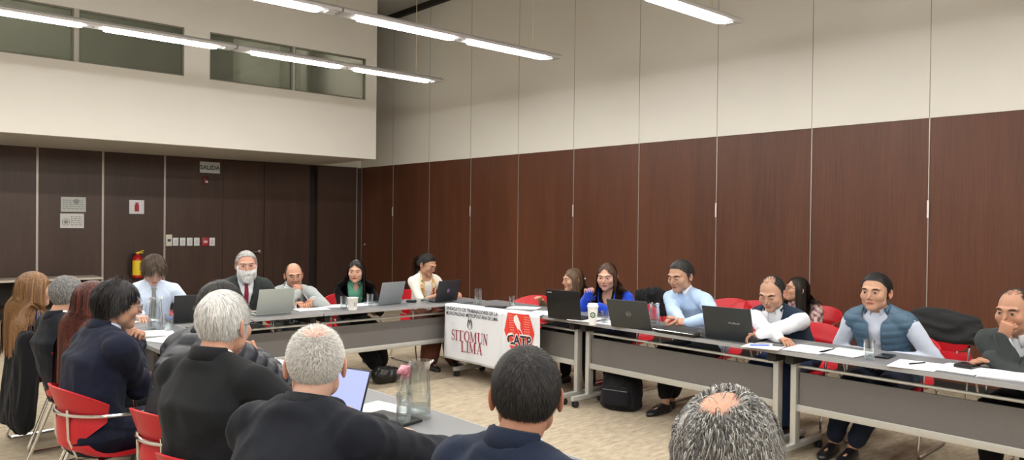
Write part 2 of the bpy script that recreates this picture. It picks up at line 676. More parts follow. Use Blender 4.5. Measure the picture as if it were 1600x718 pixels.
for (q, lab, kk) in (((95, 307, 134, 331), 'upper grey paper notice taped to the dark back wall', 0), ((94, 333, 131, 356), 'lower white paper notice with a round picture, taped to the dark back wall', 1)):
    root, w, h = wall_box('wall_notice', *q, None, lab, 'notice')
    b = BM(); box(b, (0, -.003, 0), (w, .004, h)); obj('paper_sheet', b, mat('notice_paper%d' % kk, (.50, .52, .50) if kk == 0 else (.66, .66, .64), .7), root)
    b = BM()
    rr = random.Random(3 + kk)
    for r_ in range(5):
        xx = -w * .42 + (w * .36 if kk else 0)
        while xx < w * .4:
            l_ = rr.uniform(.015, .05)
            bx(b, xx, min(xx + l_, w * .42), -.0062, -.0055, h * (.28 - .14 * r_) - .006, h * (.28 - .14 * r_) + .006)
            xx += l_ + .014
    if kk:
        lathe(b, [(.045, -.001), (.055, -.001), (.055, .0), (.045, .0)], 24, (-w * .26, -.0055, -.02), M=Matrix.Rotation(R_(90), 4, 'X'))
        lathe(b, [(0, -.001), (.03, -.001), (.03, 0), (0, 0)], 20, (-w * .26, -.0055, -.02), M=Matrix.Rotation(R_(90), 4, 'X'))
    else:
        lathe(b, [(0, -.001), (.04, -.001), (.04, 0), (0, 0)], 20, (w * .12, -.0055, h * .2), M=Matrix.Rotation(R_(90), 4, 'X'))
    obj('print', b, M_INKG, root, None)
root, w, h = wall_box('thermostat', 258.5, 366, 268, 384, None, 'tall cream thermostat box at the left end of the row of switches', 'thermostat')
b = BM(); box(b, (0, -.022, 0), (w, .035, h), .006); obj('thermostat_body', b, mat('cream_plastic', (.70, .66, .58), .45), root)
b = BM(); box(b, (0, -.041, .0), (w * .55, .004, h * .22), .001); obj('display', b, M_INK, root)
pl = [(270, 'first'), (281, 'second'), (292, 'third'), (303, 'fourth'), (327, 'right of the red call point')]
for px, nm in pl:
    root, w, h = wall_box('light_switch', px, 371, px + 8.5, 383.5, None, 'white switch plate in the row beside the thermostat, %s' % nm, 'switch', None)
    root['group'] = 'white switch plates on the back wall'
    b = BM(); box(b, (0, -.005, 0), (w, .01, h), .003); obj('plate', b, M_ELEC, root)
    b = BM(); box(b, (0, -.012, 0), (w * .4, .006, h * .5), .002, rot=Matrix.Rotation(R_(6), 4, 'X')); obj('rocker', b, mat('rocker_plastic', (.62, .64, .66), .35), root)
root, w, h = wall_box('fire_call_point', 315, 371, 325, 383.5, None, 'red manual fire call point between the white switches', 'call point')
b = BM(); box(b, (0, -.02, 0), (w, .04, h), .006); obj('call_point_body', b, mat('call_red', (.40, .03, .04), .4), root)
b = BM(); box(b, (0, -.042, 0), (w * .6, .006, h * .28), .002); obj('push_bar', b, mat('call_white', (.7, .5, .5), .5), root)

# extinguisher
p0, p1 = at(215, 390, 'y', YB - .1), at(215, 432, 'y', YB - .1)
root = empty('fire_extinguisher', (p0.x, YB - .1, p1.z - .02), 0, 'red fire extinguisher with a yellow label hung on the back wall', 'fire extinguisher')
H = p0.z - p1.z
b = BM(); lathe(b, [(0, 0), (.07, 0), (.085, .02), (.085, H * .68), (.07, H * .78), (.03, H * .85), (.03, H * .9), (0, H * .9)], 24); obj('cylinder', b, mat('ext_red', (.45, .012, .012), .3), root)
b = BM()
V, F = [], []
for i in range(13):
    a = R_(-165 + 150 * i / 12)
    for z in (.05, H * .66):
        V.append(Vector((.0865 * math.cos(a), .0865 * math.sin(a), z)))
for i in range(12):
    F.append((2 * i, 2 * i + 2, 2 * i + 3, 2 * i + 1))
add_arr(b, V, F); obj('instruction_label', b, mat('ext_yellow', (.85, .62, .02), .5), root)
b = BM(); bx(b, -.02, .02, -.02, .02, H * .88, H * .96, .004); box(b, (.03, -.0, H * .97), (.14, .02, .014), .004, rot=Matrix.Rotation(R_(-18), 4, 'Y')); box(b, (.03, 0, H * .93), (.12, .018, .012), .003)
obj('valve_lever', b, mat('ext_yellow'), root)
b = BM(); tube(b, fillet([(-.02, 0, H * .92), (-.10, -.0, H * .9), (-.115, 0, H * .5), (-.10, 0, H * .25)], .05), .011, 8); tube(b, [(-.10, 0, H * .27), (-.098, 0, H * .12)], [.012, .02], 10); obj('hose', b, M_BLACK, root)
b = BM(); bx(b, -.03, .03, .084, .1, H * .3, H * .9, .003); obj('bracket', b, M_BLACK, root)
# side table along the back wall
root = empty('side_table', (.6, 13.1, 0), 0, 'long low side table with a pale top against the back wall, at the left', 'table')
b = BM(); bx(b, -4.2, 2.44, -.22, .42, .625, .655, .004); obj('tabletop', b, mat('pale_laminate', (.60, .54, .46), .5), root)
b = BM(); bx(b, -4.1, 2.34, .30, .32, .25, .62); obj('back_panel', b, M_GAP, root)
for x in (-4.05, -1.9, .25, 2.3):
    for y in (-.17, .37):
        b = BM(); bx(b, x - .02, x + .02, y - .02, y + .02, 0, .625, .003); obj('leg', b, M_GAP, root)

# ================================================================== TABLES
TH = .74


def make_table(L=1.9, D=.56):
    """front rim on local y = 0, rear at y = D, runs along x from 0 to L"""
    root = empty('conference_table', (0, 0, 0), 0, 'x', 'table')
    b = BM()
    bx(b, .005, L - .005, 0.006, D - .006, TH - .026, TH - .0008)
    obj('tabletop', b, M_TOP, root)
    b = BM()
    for q in ((0.005, L - .005, 0, .006), (.005, L - .005, D - .006, D), (0, .005, 0, D), (L - .005, L, 0, D)):
        bx(b, q[0], q[1], q[2], q[3], TH - .027, TH)
    obj('edge_band', b, M_TEDGE, root)
    b = BM()
    bx(b, .10, L - .10, .145, .160, .36, .585)
    obj('modesty_panel', b, M_PANEL, root)
    b = BM()
    bx(b, .08, L - .08, .135, .168, .318, .365, .004)
    obj('bottom_rail', b, M_ALU, root)
    b = BM()
    tube(b, [(.08, .152, .625), (L - .08, .152, .625)], .011, 10)
    obj('top_rail', b, M_ALU, root)
    for x in (.065, L - .065):
        b = BM()
        bx(b, x - .021, x + .021, .12, .185, .09, TH - .09, .006)
        obj('leg', b, M_ALU, root)
        b = BM()
        bx(b, x - .019, x + .019, -.06, D - .03, .058, .098, .006)
        obj('foot', b, M_ALU, root)
        b = BM()
        bx(b, x - .03, x + .03, .06, D - .08, TH - .095, TH - .027, .006)
        obj('tilt_bracket', b, M_GAP, root)
        for y in (-.02, D - .07):
            b = BM()
            for dx in (-.014, .014):
                lathe(b, [(0, -.009), (.024, -.009), (.028, -.005), (.028, .005), (.024, .009), (0, .009)], 16, (x + dx, y, .029), M=Matrix.Rotation(R_(90), 4, 'Y'))
            bx(b, x - .008, x + .008, y - .012, y + .012, .03, .062)
            obj('caster', b, M_RUBBER, root)
    return root


def put_table(proto, x, y, rz, label, group='grey conference tables set in a square'):
    o = proto
    if proto.get('used'):
        o = copy_tree(proto)
    else:
        proto['used'] = 1
    o.location = (x, y, 0)
    o.rotation_euler = (0, 0, rz)
    setp(o, label, 'table', group)
    return o


XT, YT = 4.735, 6.215      # inner rims of the right row and the far row
t19 = make_table(1.9, .56)
# right row: local x -> -Y world ; local y -> +X
RZ = -PI / 2
t166 = make_table(1.66, .56)
put_table(t166, XT, 6.195, RZ, 'grey folding conference table under the white banner, far corner')
put_table(t19, XT, 4.53, RZ, 'grey folding conference table in front of the blue blazer and the blue shirt')
put_table(t19, XT, 2.63, RZ, 'grey folding conference table in front of the quilted vest, nearest on the right')
put_table(t19, XT, .73, RZ, 'grey folding conference table beyond the right edge, behind the nearest right one')
# far row
put_table(t19, 1.36, YT, 0, 'grey folding conference table in front of the white-bearded person')
tb = make_table(1.9, .58)
put_table(tb, 3.27, YT, 0, 'grey folding conference table in front of the person in the green blouse')
# left row: inner rim on x = 1.99, runs along +Y, rear toward -X
tn = make_table(1.9, .455)
put_table(tn, 1.985, 3.40 - 1.9, PI / 2, 'grey conference table in the foreground carrying the lit tablet and the jug')
put_table(tn, 1.985, 3.41, PI / 2, 'grey conference table before the quilted black jacket, left row')
put_table(tn, 1.985, -.41, PI / 2, 'grey conference table at the bottom edge, before the curly grey hair')
tc_ = make_table(.87, .455)
put_table(tc_, 1.985, 5.32, PI / 2, 'short grey conference table in the left far corner under scattered papers')
for t in (t19, t166, tb, tn, tc_):
    if 'used' in t:
        del t['used']
for o in COL.objects:
    if 'used' in o:
        del o['used']

# ================================================================== CHAIRS
def make_chair():
    """faces local +Y, seat centre over the origin"""
    root = empty('red_shell_chair', (0, 0, 0), 0, 'x', 'chair')
    # seat dish
    V, F = [], []
    nu, nv = 18, 14
    def seat_pt(i, j, off):
        u = -1 + 2 * i / nu
        v = -1 + 2 * j / nv
        # squircle map
        x = u * math.sqrt(1 - v * v * .38) * .245
        y = v * math.sqrt(1 - u * u * .38) * .235
        z = .455 + .018 * (abs(u) ** 2.5) - .028 * max(0, v) ** 3 + .05 * max(0, -v) ** 5 - .012 * (1 - abs(u)) * (1 - abs(v))
        return Vector((x, y, z + off))
    for off in (0, -.018):
        for j in range(nv + 1):
            for i in range(nu + 1):
                V.append(seat_pt(i, j, off))
    N = (nu + 1) * (nv + 1)
    for j in range(nv):
        for i in range(nu):
            a = j * (nu + 1) + i
            F.append((a, a + 1, a + nu + 2, a + nu + 1))
            F.append((N + a, N + a + nu + 1, N + a + nu + 2, N + a + 1))
    bd = [j * (nu + 1) for j in range(nv)] + [nv * (nu + 1) + i for i in range(nu)] + [(nu + 1) * (nv - j) + nu for j in range(nv)] + [nu - i for i in range(nu)]
    bd = [i for i in range(nu)] + [j * (nu + 1) + nu for j in range(nv)] + [nv * (nu + 1) + nu - i for i in range(nu)] + [(nv - j) * (nu + 1) for j in range(nv)]
    for k in range(len(bd)):
        a, c = bd[k], bd[(k + 1) % len(bd)]
        F.append((a, c, N + c, N + a))
    b = BM(); add_arr(b, V, F); obj('seat', b, M_RED, root, 50)
    # wrap-around backrest
    V, F = [], []
    nu, nv = 30, 16
    for off in (0, .012):
        for j in range(nv + 1):
            v = j / nv
            z = .50 + .285 * v
            half = R_(36 + 26 * min(1, v / .5) + 6 * v)
            for i in range(nu + 1):
                u = -1 + 2 * i / nu
                ph = u * half
                flare = .028 * max(0, v - .6) ** 1.2 / .33
                r = .215 + .012 * v + flare + off - .010 * math.exp(-((v - .52) / .09) ** 2)
                zz = z - (.075 * v) * abs(u) ** 2.2 + .03 * (1 - v) * u * u
                V.append(Vector((r * 1.08 * math.sin(ph), -.02 - r * math.cos(ph), zz)))
    N = (nu + 1) * (nv + 1)
    for j in range(nv):
        for i in range(nu):
            a = j * (nu + 1) + i
            F.append((a, a + 1, a + nu + 2, a + nu + 1))
            F.append((N + a, N + a + nu + 1, N + a + nu + 2, N + a + 1))
    bd = [i for i in range(nu)] + [j * (nu + 1) + nu for j in range(nv)] + [nv * (nu + 1) + nu - i for i in range(nu)] + [(nv - j) * (nu + 1) for j in range(nv)]
    for k in range(len(bd)):
        a, c = bd[k], bd[(k + 1) % len(bd)]
        F.append((a, c, N + c, N + a))
    b = BM(); add_arr(b, V, F); obj('backrest', b, M_RED, root, 50)
    # chrome band round the back, running on as arms
    b = BM()
    pts = []
    for i in range(17):
        ph = R_(-80 + 160 * i / 16)
        pts.append((.237 * 1.08 * math.sin(ph), -.02 - .237 * math.cos(ph), .655))
    pts = [(-.262, .13, .645), (-.262, .04, .651)] + pts + [(.262, .04, .651), (.262, .13, .645)]
    tube(b, pts, .0095, 8)
    obj('back_band', b, M_CHROME, root)
    for s in (-1, 1):
        b = BM()
        tube(b, fillet([(s * .262, .13, .645), (s * .262, .19, .63), (s * .258, .215, .45), (s * .25, .27, .012), (s * .25, -.30, .012), (s * .235, -.14, .43), (s * .14, -.12, .44)], .05, 5), .0095, 8)
        obj('sled_leg', b, M_CHROME, root)
    b = BM()
    tube(b, [(-.235, .12, .436), (.235, .12, .436)], .009, 8)
    tube(b, [(-.235, -.12, .436), (.235, -.12, .436)], .009, 8)
    for s in (-.09, .09):
        tube(b, [(s, -.10, .436), (s, -.20, .45), (s, -.236, .54), (s, -.242, .68)], .008, 8)
    for s in (-1, 1):
        tube(b, [(s * .235, .12, .436), (s * .257, .205, .45)], .008, 8)
    obj('seat_frame', b, M_CHROME, root)
    return root


chair0 = make_chair()
chair_used = [False]


def chair(x, y, az, label, group):
    """az: world azimuth that the chair faces, degrees"""
    o = copy_tree(chair0) if chair_used[0] else chair0
    chair_used[0] = True
    o.location = (x, y, 0)
    o.rotation_euler = (0, 0, R_(az - 90))
    setp(o, label, 'chair', group)
    return o

# ================================================================== PEOPLE
def _ell(p, c, r):
    q = (p - np.array(c)) / np.array(r)
    k0 = np.linalg.norm(q, axis=1)
    k1 = np.linalg.norm(q / np.array(r), axis=1) + 1e-9
    return k0 * (k0 - 1) / k1


def _sph(p, c, r):
    return np.linalg.norm(p - np.array(c), axis=1) - r


def _cap(p, a, b, ra, rb=None):
    a = np.array(a, float); b = np.array(b, float)
    rb = ra if rb is None else rb
    ab = b - a
    t = np.clip(((p - a) @ ab) / (ab @ ab), 0, 1)
    return np.linalg.norm(p - a - t[:, None] * ab, axis=1) - (ra + (rb - ra) * t)


def _su(a, b, k):
    h = np.clip(.5 + .5 * (b - a) / k, 0, 1)
    return b * (1 - h) + a * h - k * h * (1 - h)


def _ss(a, b, k):        # a minus b
    h = np.clip(.5 - .5 * (a + b) / k, 0, 1)
    return a * (1 - h) + (-b) * h + k * h * (1 - h)


def head_sdf(p, jaw=1.0, fat=0.0):
    d = _ell(p, (0, -.014, .028), (.0765, .096, .088))
    d = _su(d, _ell(p, (0, .028, -.030), (.060 + fat, .062, .078)), .03)
    for s in (-1, 1):
        d = _su(d, _sph(p, (s * (.041 + fat) * jaw, .022, -.062), .021 + fat), .03)
        d = _su(d, _sph(p, (s * .043, .060, -.022), .022 + fat * .6), .022)
        d = _su(d, _cap(p, (s * .010, .088, .026), (s * .045, .074, .026), .009), .014)
    d = _su(d, _ell(p, (0, .070, -.090), (.024 * jaw + fat, .022, .021)), .028)
    for s in (-1, 1):
        d = _ss(d, _sph(p, (s * .031, .106, .006), .0155), .012)
        d = _su(d, _ell(p, (s * .031, .0775, .005), (.0155, .0125, .0115)), .004)
    d = _su(d, _cap(p, (0, .088, .016), (0, .107, -.026), .0065, .0098), .010)
    for s in (-1, 1):
        d = _su(d, _sph(p, (s * .0115, .0985, -.030), .0075), .006)
    d = _su(d, _ell(p, (0, .0845, -.0545), (.026, .0105, .0062)), .006)
    d = _su(d, _ell(p, (0, .0840, -.0655), (.021, .0100, .0068)), .006)
    d = _ss(d, _ell(p, (0, .0975, -.0600), (.024, .006, .0014)), .003)
    return d


def head_grad(p, **k):
    e = 1e-4
    g = np.stack([head_sdf(p + np.array(v) * e, **k) - head_sdf(p - np.array(v) * e, **k) for v in ((1, 0, 0), (0, 1, 0), (0, 0, 1))], 1)
    return g / (np.linalg.norm(g, axis=1)[:, None] + 1e-9)


def star(dirs, **k):
    lo = np.full(len(dirs), .03)
    hi = np.full(len(dirs), .16)
    for _ in range(16):
        m = (lo + hi) / 2
        s = head_sdf(dirs * m[:, None], **k) > 0
        hi = np.where(s, m, hi)
        lo = np.where(s, lo, m)
    return dirs * ((lo + hi) / 2)[:, None]


def sph_grid(nu, nv):
    """denser towards the face"""
    D, F = [], []
    for j in range(nv + 1):
        th = PI * j / nv
        for i in range(nu):
            ph = 2 * PI * i / nu
            ph = ph - .55 * math.sin(ph)          # i = 0 is the face, spacing shrinks there
            D.append((math.sin(th) * math.sin(ph), math.sin(th) * math.cos(ph), math.cos(th)))
    for j in range(nv):
        for i in range(nu):
            a, b_ = j * nu + i, j * nu + (i + 1) % nu
            F.append((a, a + nu, b_ + nu, b_))
    return np.array(D), F


def sstep(a, b, x):
    t = np.clip((x - a) / (b - a), 0, 1)
    return t * t * (3 - 2 * t)


def hair_zone(P, recede=0., crown=0., crown_at=(0, -.55, .83), top=0., side=0.):
    """1 where the scalp carries hair; P head-local points on the surface"""
    n = (P - np.array((0, -.014, .028))) / np.array((.0765, .096, .088))
    n /= np.linalg.norm(n, axis=1)[:, None]
    xs = np.array([-1, -.45, -.22, -.02, .18, .34, .6, .8, 1.0])
    zs = np.array([-.98, -.98, -.62, -.42, -.5, -.02, .30, .50, .56])
    thr = np.interp(n[:, 1], xs, zs)
    thr = thr + recede * sstep(.15, .6, n[:, 1]) * (1 + .6 * sstep(.15, .5, np.abs(n[:, 0])) * sstep(.9, .5, np.abs(n[:, 0])))
    w = sstep(-.05, .06, n[:, 2] - thr)
    if crown:
        c = np.array(crown_at); c = c / np.linalg.norm(c)
        ang = np.arccos(np.clip(n @ c, -1, 1))
        w = w * (1 - top * (1 - sstep(crown * .55, crown, ang)))
    return w


def rot_head(az, pitch, roll):
    return (Matrix.Rotation(R_(az - 90), 3, 'Z') @ Matrix.Rotation(R_(-pitch), 3, 'X') @ Matrix.Rotation(R_(roll), 3, 'Y'))


def np_noise(P, f, seed, amp=1.0, n=5):
    r = np.random.default_rng(seed)
    o = np.zeros(len(P))
    for i in range(n):
        d = r.normal(size=3); d /= np.linalg.norm(d)
        w = r.normal(size=3); w /= np.linalg.norm(w)
        ff = f * (1 + .7 * i / n)
        o += np.sin(P @ d * ff * 2 * PI + r.uniform(0, 6) + 1.3 * np.sin(P @ w * ff * 3.1 + r.uniform(0, 6))) / n
    return o * amp


def set_col(me, cols):
    a = me.color_attributes.new('Col', 'FLOAT_COLOR', 'POINT')
    c = np.ones((len(me.vertices), 4), dtype=np.float32)
    c[:, :3] = cols
    a.data.foreach_set('color', c.ravel())


M_SKIN = mat('skin', rough=.6, spec=.28, attr='Col', noise_scale=90, noise_amt=.06)
MATS['skin'].node_tree.nodes['Principled BSDF'].inputs['Subsurface Weight'].default_value = .12
MATS['skin'].node_tree.nodes['Principled BSDF'].inputs['Subsurface Radius'].default_value = (.02, .008, .004)
M_HAIR = mat('hair', rough=.48, spec=.35, attr='Col')


def remesh(V, F, vox, sm=3, smf=.5):
    me = bpy.data.meshes.new('tmp')
    me.from_pydata([tuple(v) for v in V], [], F)
    bm = bmesh.new(); bm.from_mesh(me); bmesh.ops.recalc_face_normals(bm, faces=bm.faces[:]); bm.to_mesh(me); bm.free()
    o = bpy.data.objects.new('tmp', me)
    COL.objects.link(o)
    m = o.modifiers.new('r', 'REMESH'); m.mode = 'VOXEL'; m.voxel_size = vox; m.adaptivity = 0
    if sm:
        m2 = o.modifiers.new('s', 'SMOOTH'); m2.iterations = sm; m2.factor = smf
    bpy.context.view_layer.update()
    out = bpy.data.meshes.new_from_object(o.evaluated_get(bpy.context.evaluated_depsgraph_get()))
    bpy.data.objects.remove(o)
    bpy.data.meshes.remove(me)
    n = len(out.vertices)
    co = np.empty(n * 3, np.float32); out.vertices.foreach_get('co', co)
    no = np.empty(n * 3, np.float32); out.vertices.foreach_get('normal', no)
    faces = [tuple(p.vertices) for p in out.polygons]
    bpy.data.meshes.remove(out)
    return co.reshape(-1, 3).astype(float), no.reshape(-1, 3).astype(float), faces


class Geo:
    def __init__(s):
        s.V = []; s.F = []

    def loft(s, secs, seg=20):
        """secs: (centre, wide axis, deep axis, rw, rd); rounded square-ish ellipse"""
        b0 = len(s.V)
        for c, a, d, ra, rd in secs:
            for k in range(seg):
                t = 2 * PI * k / seg
                cx, sx = math.cos(t), math.sin(t)
                e = .86
                cx = math.copysign(abs(cx) ** e, cx); sx = math.copysign(abs(sx) ** e, sx)
                s.V.append(c + a * (cx * ra) + d * (sx * rd))
        n = len(secs)
        for i in range(n - 1):
            for k in range(seg):
                s.F.append((b0 + i * seg + k, b0 + i * seg + (k + 1) % seg, b0 + (i + 1) * seg + (k + 1) % seg, b0 + (i + 1) * seg + k))
        s.F.append(tuple(b0 + k for k in range(seg))[::-1])
        s.F.append(tuple(b0 + (n - 1) * seg + k for k in range(seg)))

    def limb(s, pts, rs, seg=14):
        """tapered limb with ball ends at every joint"""
        for i in range(len(pts) - 1):
            a, b_ = Vector(pts[i]), Vector(pts[i + 1])
            d = (b_ - a)
            if d.length < 1e-5:
                continue
            d.normalize()
            _, u, w = frame(d)
            secs = []
            for t in (-80, -55, -28, 0):
                c, sn = math.cos(R_(t)), math.sin(R_(t))
                secs.append((a + d * (rs[i] * sn), u, w, rs[i] * c, rs[i] * c))
            for t in (0, 28, 55, 80):
                c, sn = math.cos(R_(t)), math.sin(R_(t))
                secs.append((b_ + d * (rs[i + 1] * sn), u, w, rs[i + 1] * c, rs[i + 1] * c))
            s.loft2(secs, seg)

    def loft2(s, secs, seg):
        b0 = len(s.V)
        for c, a, d, ra, rd in secs:
            for k in range(seg):
                t = 2 * PI * k / seg
                s.V.append(c + a * (math.cos(t) * ra) + d * (math.sin(t) * rd))
        n = len(secs)
        for i in range(n - 1):
            for k in range(seg):
                s.F.append((b0 + i * seg + k, b0 + i * seg + (k + 1) % seg, b0 + (i + 1) * seg + (k + 1) % seg, b0 + (i + 1) * seg + k))
        s.F.append(tuple(b0 + k for k in range(seg))[::-1])
        s.F.append(tuple(b0 + (n - 1) * seg + k for k in range(seg)))


def ik(S, W, l1, l2, hint):
    S, W = Vector(S), Vector(W)
    d = W - S
    L = d.length
    if L > (l1 + l2) * .995:
        k = L / ((l1 + l2) * .995)
        l1 *= k; l2 *= k
    dn = d.normalized()
    a = (l1 * l1 - l2 * l2 + L * L) / (2 * L)
    h = math.sqrt(max(0, l1 * l1 - a * a))
    hv = Vector(hint) - dn * Vector(hint).dot(dn)
    if hv.length < 1e-4:
        hv = Vector((0, 0, -1))
    return S + dn * a + hv.normalized() * h


def hand_geo(W, d, pn, side, curl, sc):
    """separate finger chains on a palm. d = forearm/hand direction, pn = palm normal (curl side), side: thumb sign"""
    g = Geo()
    d = Vector(d).normalized()
    pn = (Vector(pn) - d * Vector(pn).dot(d)).normalized()
    ac = d.cross(pn).normalized() * side            # towards the thumb
    s = sc
    W = Vector(W)
    secs = []
    for t, ra, rd in ((-.03, .024, .020), (0, .027, .018), (.02, .034, .017), (.05, .040, .0155), (.08, .041, .0135), (.094, .038, .011)):
        secs.append((W + d * t * s, ac, pn, ra * s, rd * s))
    g.loft2(secs, 16)
    lens = (.074, .083, .077, .060)
    for i, L in enumerate(lens):
        base = W + d * (.086 * s) + ac * ((.029 - .0193 * i) * s)
        p = base - d * .012 * s
        pts = [p]
        rr = [.0092 * s]
        ang = 0
        dirv = d + ac * (.10 - .065 * i)
        for k, f in enumerate((.46, .31, .23)):
            ang += curl[k] * (1 + .08 * i)
            dv = (dirv.normalized() * math.cos(ang) + pn * math.sin(ang)).normalized()
            p = p + dv * (L * f * s + (.012 * s if k == 0 else 0))
            pts.append(p)
            rr.append((.0090 - .0009 * k) * s)
        g.limb(pts, rr, 10)
    # thumb leaves the side of the palm near its base
    p = W + d * .022 * s + ac * .026 * s
    c0 = min(1.0, curl[0] * .7)
    v1 = (d * .62 + ac * (.75 - .35 * c0) + pn * (.25 + .5 * c0)).normalized()
    v2 = (d * .85 + ac * (.35 - .5 * c0) + pn * (.3 + .5 * c0)).normalized()
    v3 = (d * .9 + ac * (.12 - .7 * c0) + pn * (.3 + .4 * c0)).normalized()
    q1 = p + v1 * .040 * s; q2 = q1 + v2 * .032 * s; q3 = q2 + v3 * .024 * s
    g.limb([p, q1, q2, q3], [.0135 * s, .0115 * s, .010 * s, .0085 * s], 10)
    return g


class Person:
    def __init__(P, label, hip, az, head, haz, pitch=5, roll=0, hs=1.0, bs=1.0, female=False, skin=(.50, .29, .19),
                 hands=None, elbows=None, lean=None, feet=None, age=0, fat=0., brow=(.03, .02, .015), jaw=1.0, belly=0.,
                 knees_out=.10, name='person', lips=None, eyes_down=False, grp=None, sh_az=None, hip_z=.53, knee_fwd=.43):
        P.label, P.az, P.hs, P.bs, P.female, P.skin = label, az, hs, bs * .91, female, np.array(skin)
        P.hip = Vector((hip[0], hip[1], hip_z))
        bs = P.bs
        P.fw = Vector((math.cos(R_(az)), math.sin(R_(az)), 0))
        P.rt = Vector((P.fw.y, -P.fw.x, 0))
        sa = az if sh_az is None else sh_az
        P.sfw = Vector((math.cos(R_(sa)), math.sin(R_(sa)), 0))
        P.srt = Vector((P.sfw.y, -P.sfw.x, 0))
        P.H = Vector(head)
        P.haz = haz
        P.R = rot_head(haz, pitch, roll)
        P.fat, P.jaw, P.brow, P.lips, P.eyes_down = fat * .5, jaw * (.86 if female else 1.0), brow, lips, eyes_down
        hf = P.R @ Vector((0, 1, 0)); hu = P.R @ Vector((0, 0, 1))
        P.hf, P.hu = hf, hu
        P.nt = P.H - hu * .055 * hs - hf * .018 * hs              # where neck enters skull
        P.nb = P.H - Vector((0, 0, .120 * hs)) - P.sfw * .052 * hs - hf * .012   # neck base (C7/top of chest)
        P.kfw, P.kout, P.feet = knee_fwd, knees_out, feet
        P.age = age
        up = (P.nb - P.hip)
        P.TL = up.length
        upn = up.normalized()
        back = -P.sfw
        # spine bows backwards
        P.chest = P.hip.lerp(P.nb, .70) + back * (.025 * bs)
        P.bel = P.hip.lerp(P.nb, .33) + back * (.03 * bs)
        P.shc = P.nb - upn * .065 * bs - P.sfw * .0
        P.up = (P.nb - P.bel).normalized()
        P.cf = (P.srt.cross(P.up)) * -1                             # chest forward
        if P.cf.dot(P.sfw) < 0:
            P.cf = -P.cf
        P.sw = (.158 if female else .178) * bs
        P.belly = belly
        P.S = {}
        P.E = {}
        P.Wr = {}
        P.hands = hands or {}
        l1, l2 = .285 * bs, .255 * bs
        for nm, sg in (('R', 1), ('L', -1)):
            S = P.shc + P.srt * (sg * P.sw) - P.up * .01 + P.cf * .01
            hd = P.hands.get(nm)
            if hd is None:
                W = P.hip + P.rt * (sg * .16) + P.fw * .25 + Vector((0, 0, .12))
                hd = dict(w=W)
                P.hands[nm] = hd
            W = Vector(hd['w'])
            hint = (elbows or {}).get(nm, P.srt * (sg * .55) - P.sfw * .35 - Vector((0, 0, .8)))
            P.S[nm], P.Wr[nm] = S, W
            P.E[nm] = ik(S, W, l1, l2, hint)
        P.root = empty(name, (P.hip.x, P.hip.y, 0), R_(az - 90), label, 'person', grp)
        P.inv = (Matrix.Translation((P.hip.x, P.hip.y, 0)) @ Matrix.Rotation(R_(az - 90), 4, 'Z')).inverted()
        P.ni = np.array(P.inv.to_3x3()); P.nt_ = np.array(P.inv.translation)

    def loc(P, V):
        return np.asarray(V) @ P.ni.T + P.nt_

    def hl(P, V):       # world -> head local
        Rm = np.array(P.R)
        return (np.asarray(V) - np.array(P.H)) @ Rm / P.hs

    def hw(P, V):       # head local -> world
        Rm = np.array(P.R)
        return (np.asarray(V) * P.hs) @ Rm.T + np.array(P.H)

    def mesh(P, name, V, F, m, parent=None, cols=None, smooth=True):
        me = bpy.data.meshes.new(name)
        me.from_pydata(P.loc(np.asarray(V, float)).tolist(), [], F)
        if cols is not None:
            set_col(me, cols)
        return link(name, me, parent or P.root, m, smooth)

    # ---------------- torso + arms volume, grown by off
    def torso(P, g, off, arms=True, legs=False, low=None, slim=1.0, wrist_trim=0., arm_off=None, neck_hi=True):
        b = P.bs
        w = 1.0 if not P.female else .88
        o = off
        rt, srt = P.rt, P.srt
        fwv = P.cf
        mid = (rt + srt).normalized()
        secs = [(P.hip + Vector((0, 0, -.075)), rt, P.fw, (.150 * b * w + o), .10 * b + o),
                (P.hip, rt, P.fw, (.172 * b * (w + .06) + o), .118 * b + o),
                (P.bel + P.cf * P.belly * .5, mid, fwv, (.150 * b * w + o + P.belly * .6), .108 * b + o + P.belly * .7),
                (P.hip.lerp(P.nb, .52) - P.sfw * .03 * b + P.cf * P.belly * .2, srt, fwv, (.150 * b * w + o + P.belly * .3), .110 * b + o + P.belly * .3),
                (P.chest, srt, fwv, (.166 * b * w + o), .117 * b + o),
                (P.shc - P.up * .035 * b, srt, fwv, (P.sw - .012 + o), .098 * b + o),
                (P.shc + P.up * .022 * b, srt, fwv, (P.sw * .80 + o), .070 * b + o),
                (P.nb - P.up * .006, srt, fwv, (.082 * b + o), .062 * b + o)]
        if neck_hi:
            secs.append((P.nb + P.up * .014 * b, srt, fwv, (.058 * b + o * .6), .055 * b + o * .6))
        g.loft(secs, 24)
        if P.female:
            for sg in (-1, 1):
                c = P.chest + P.cf * (.078 * b) + P.srt * (sg * .072 * b) - P.up * .02
                g.limb([c - P.cf * .05, c], [.05 * b + o, .048 * b + o])
        for nm, sg in (('R', 1), ('L', -1)):
            S = P.S[nm]
            a_in = P.nb + P.srt * (sg * .035) - P.up * .015
            g.limb([a_in, S + P.up * .000 - P.srt * sg * (.01 if arms else .018)], [.045 * b + o * .8, (.056 * b + o) if arms else (.054 * b + o * .80)])
            if arms:
                ao = off if arm_off is None else arm_off
                E_, W = P.E[nm], P.Wr[nm]
                W2 = W + (E_ - W).normalized() * wrist_trim
                k = .9 if P.female else 1.0
                g.limb([S, S.lerp(E_, .5), E_, E_.lerp(W2, .45), W2],
                       [.060 * b * k + ao, .049 * b * k + ao, .041 * b * k + ao, .041 * b * k + ao * .95, .029 * b * k + ao * .8])

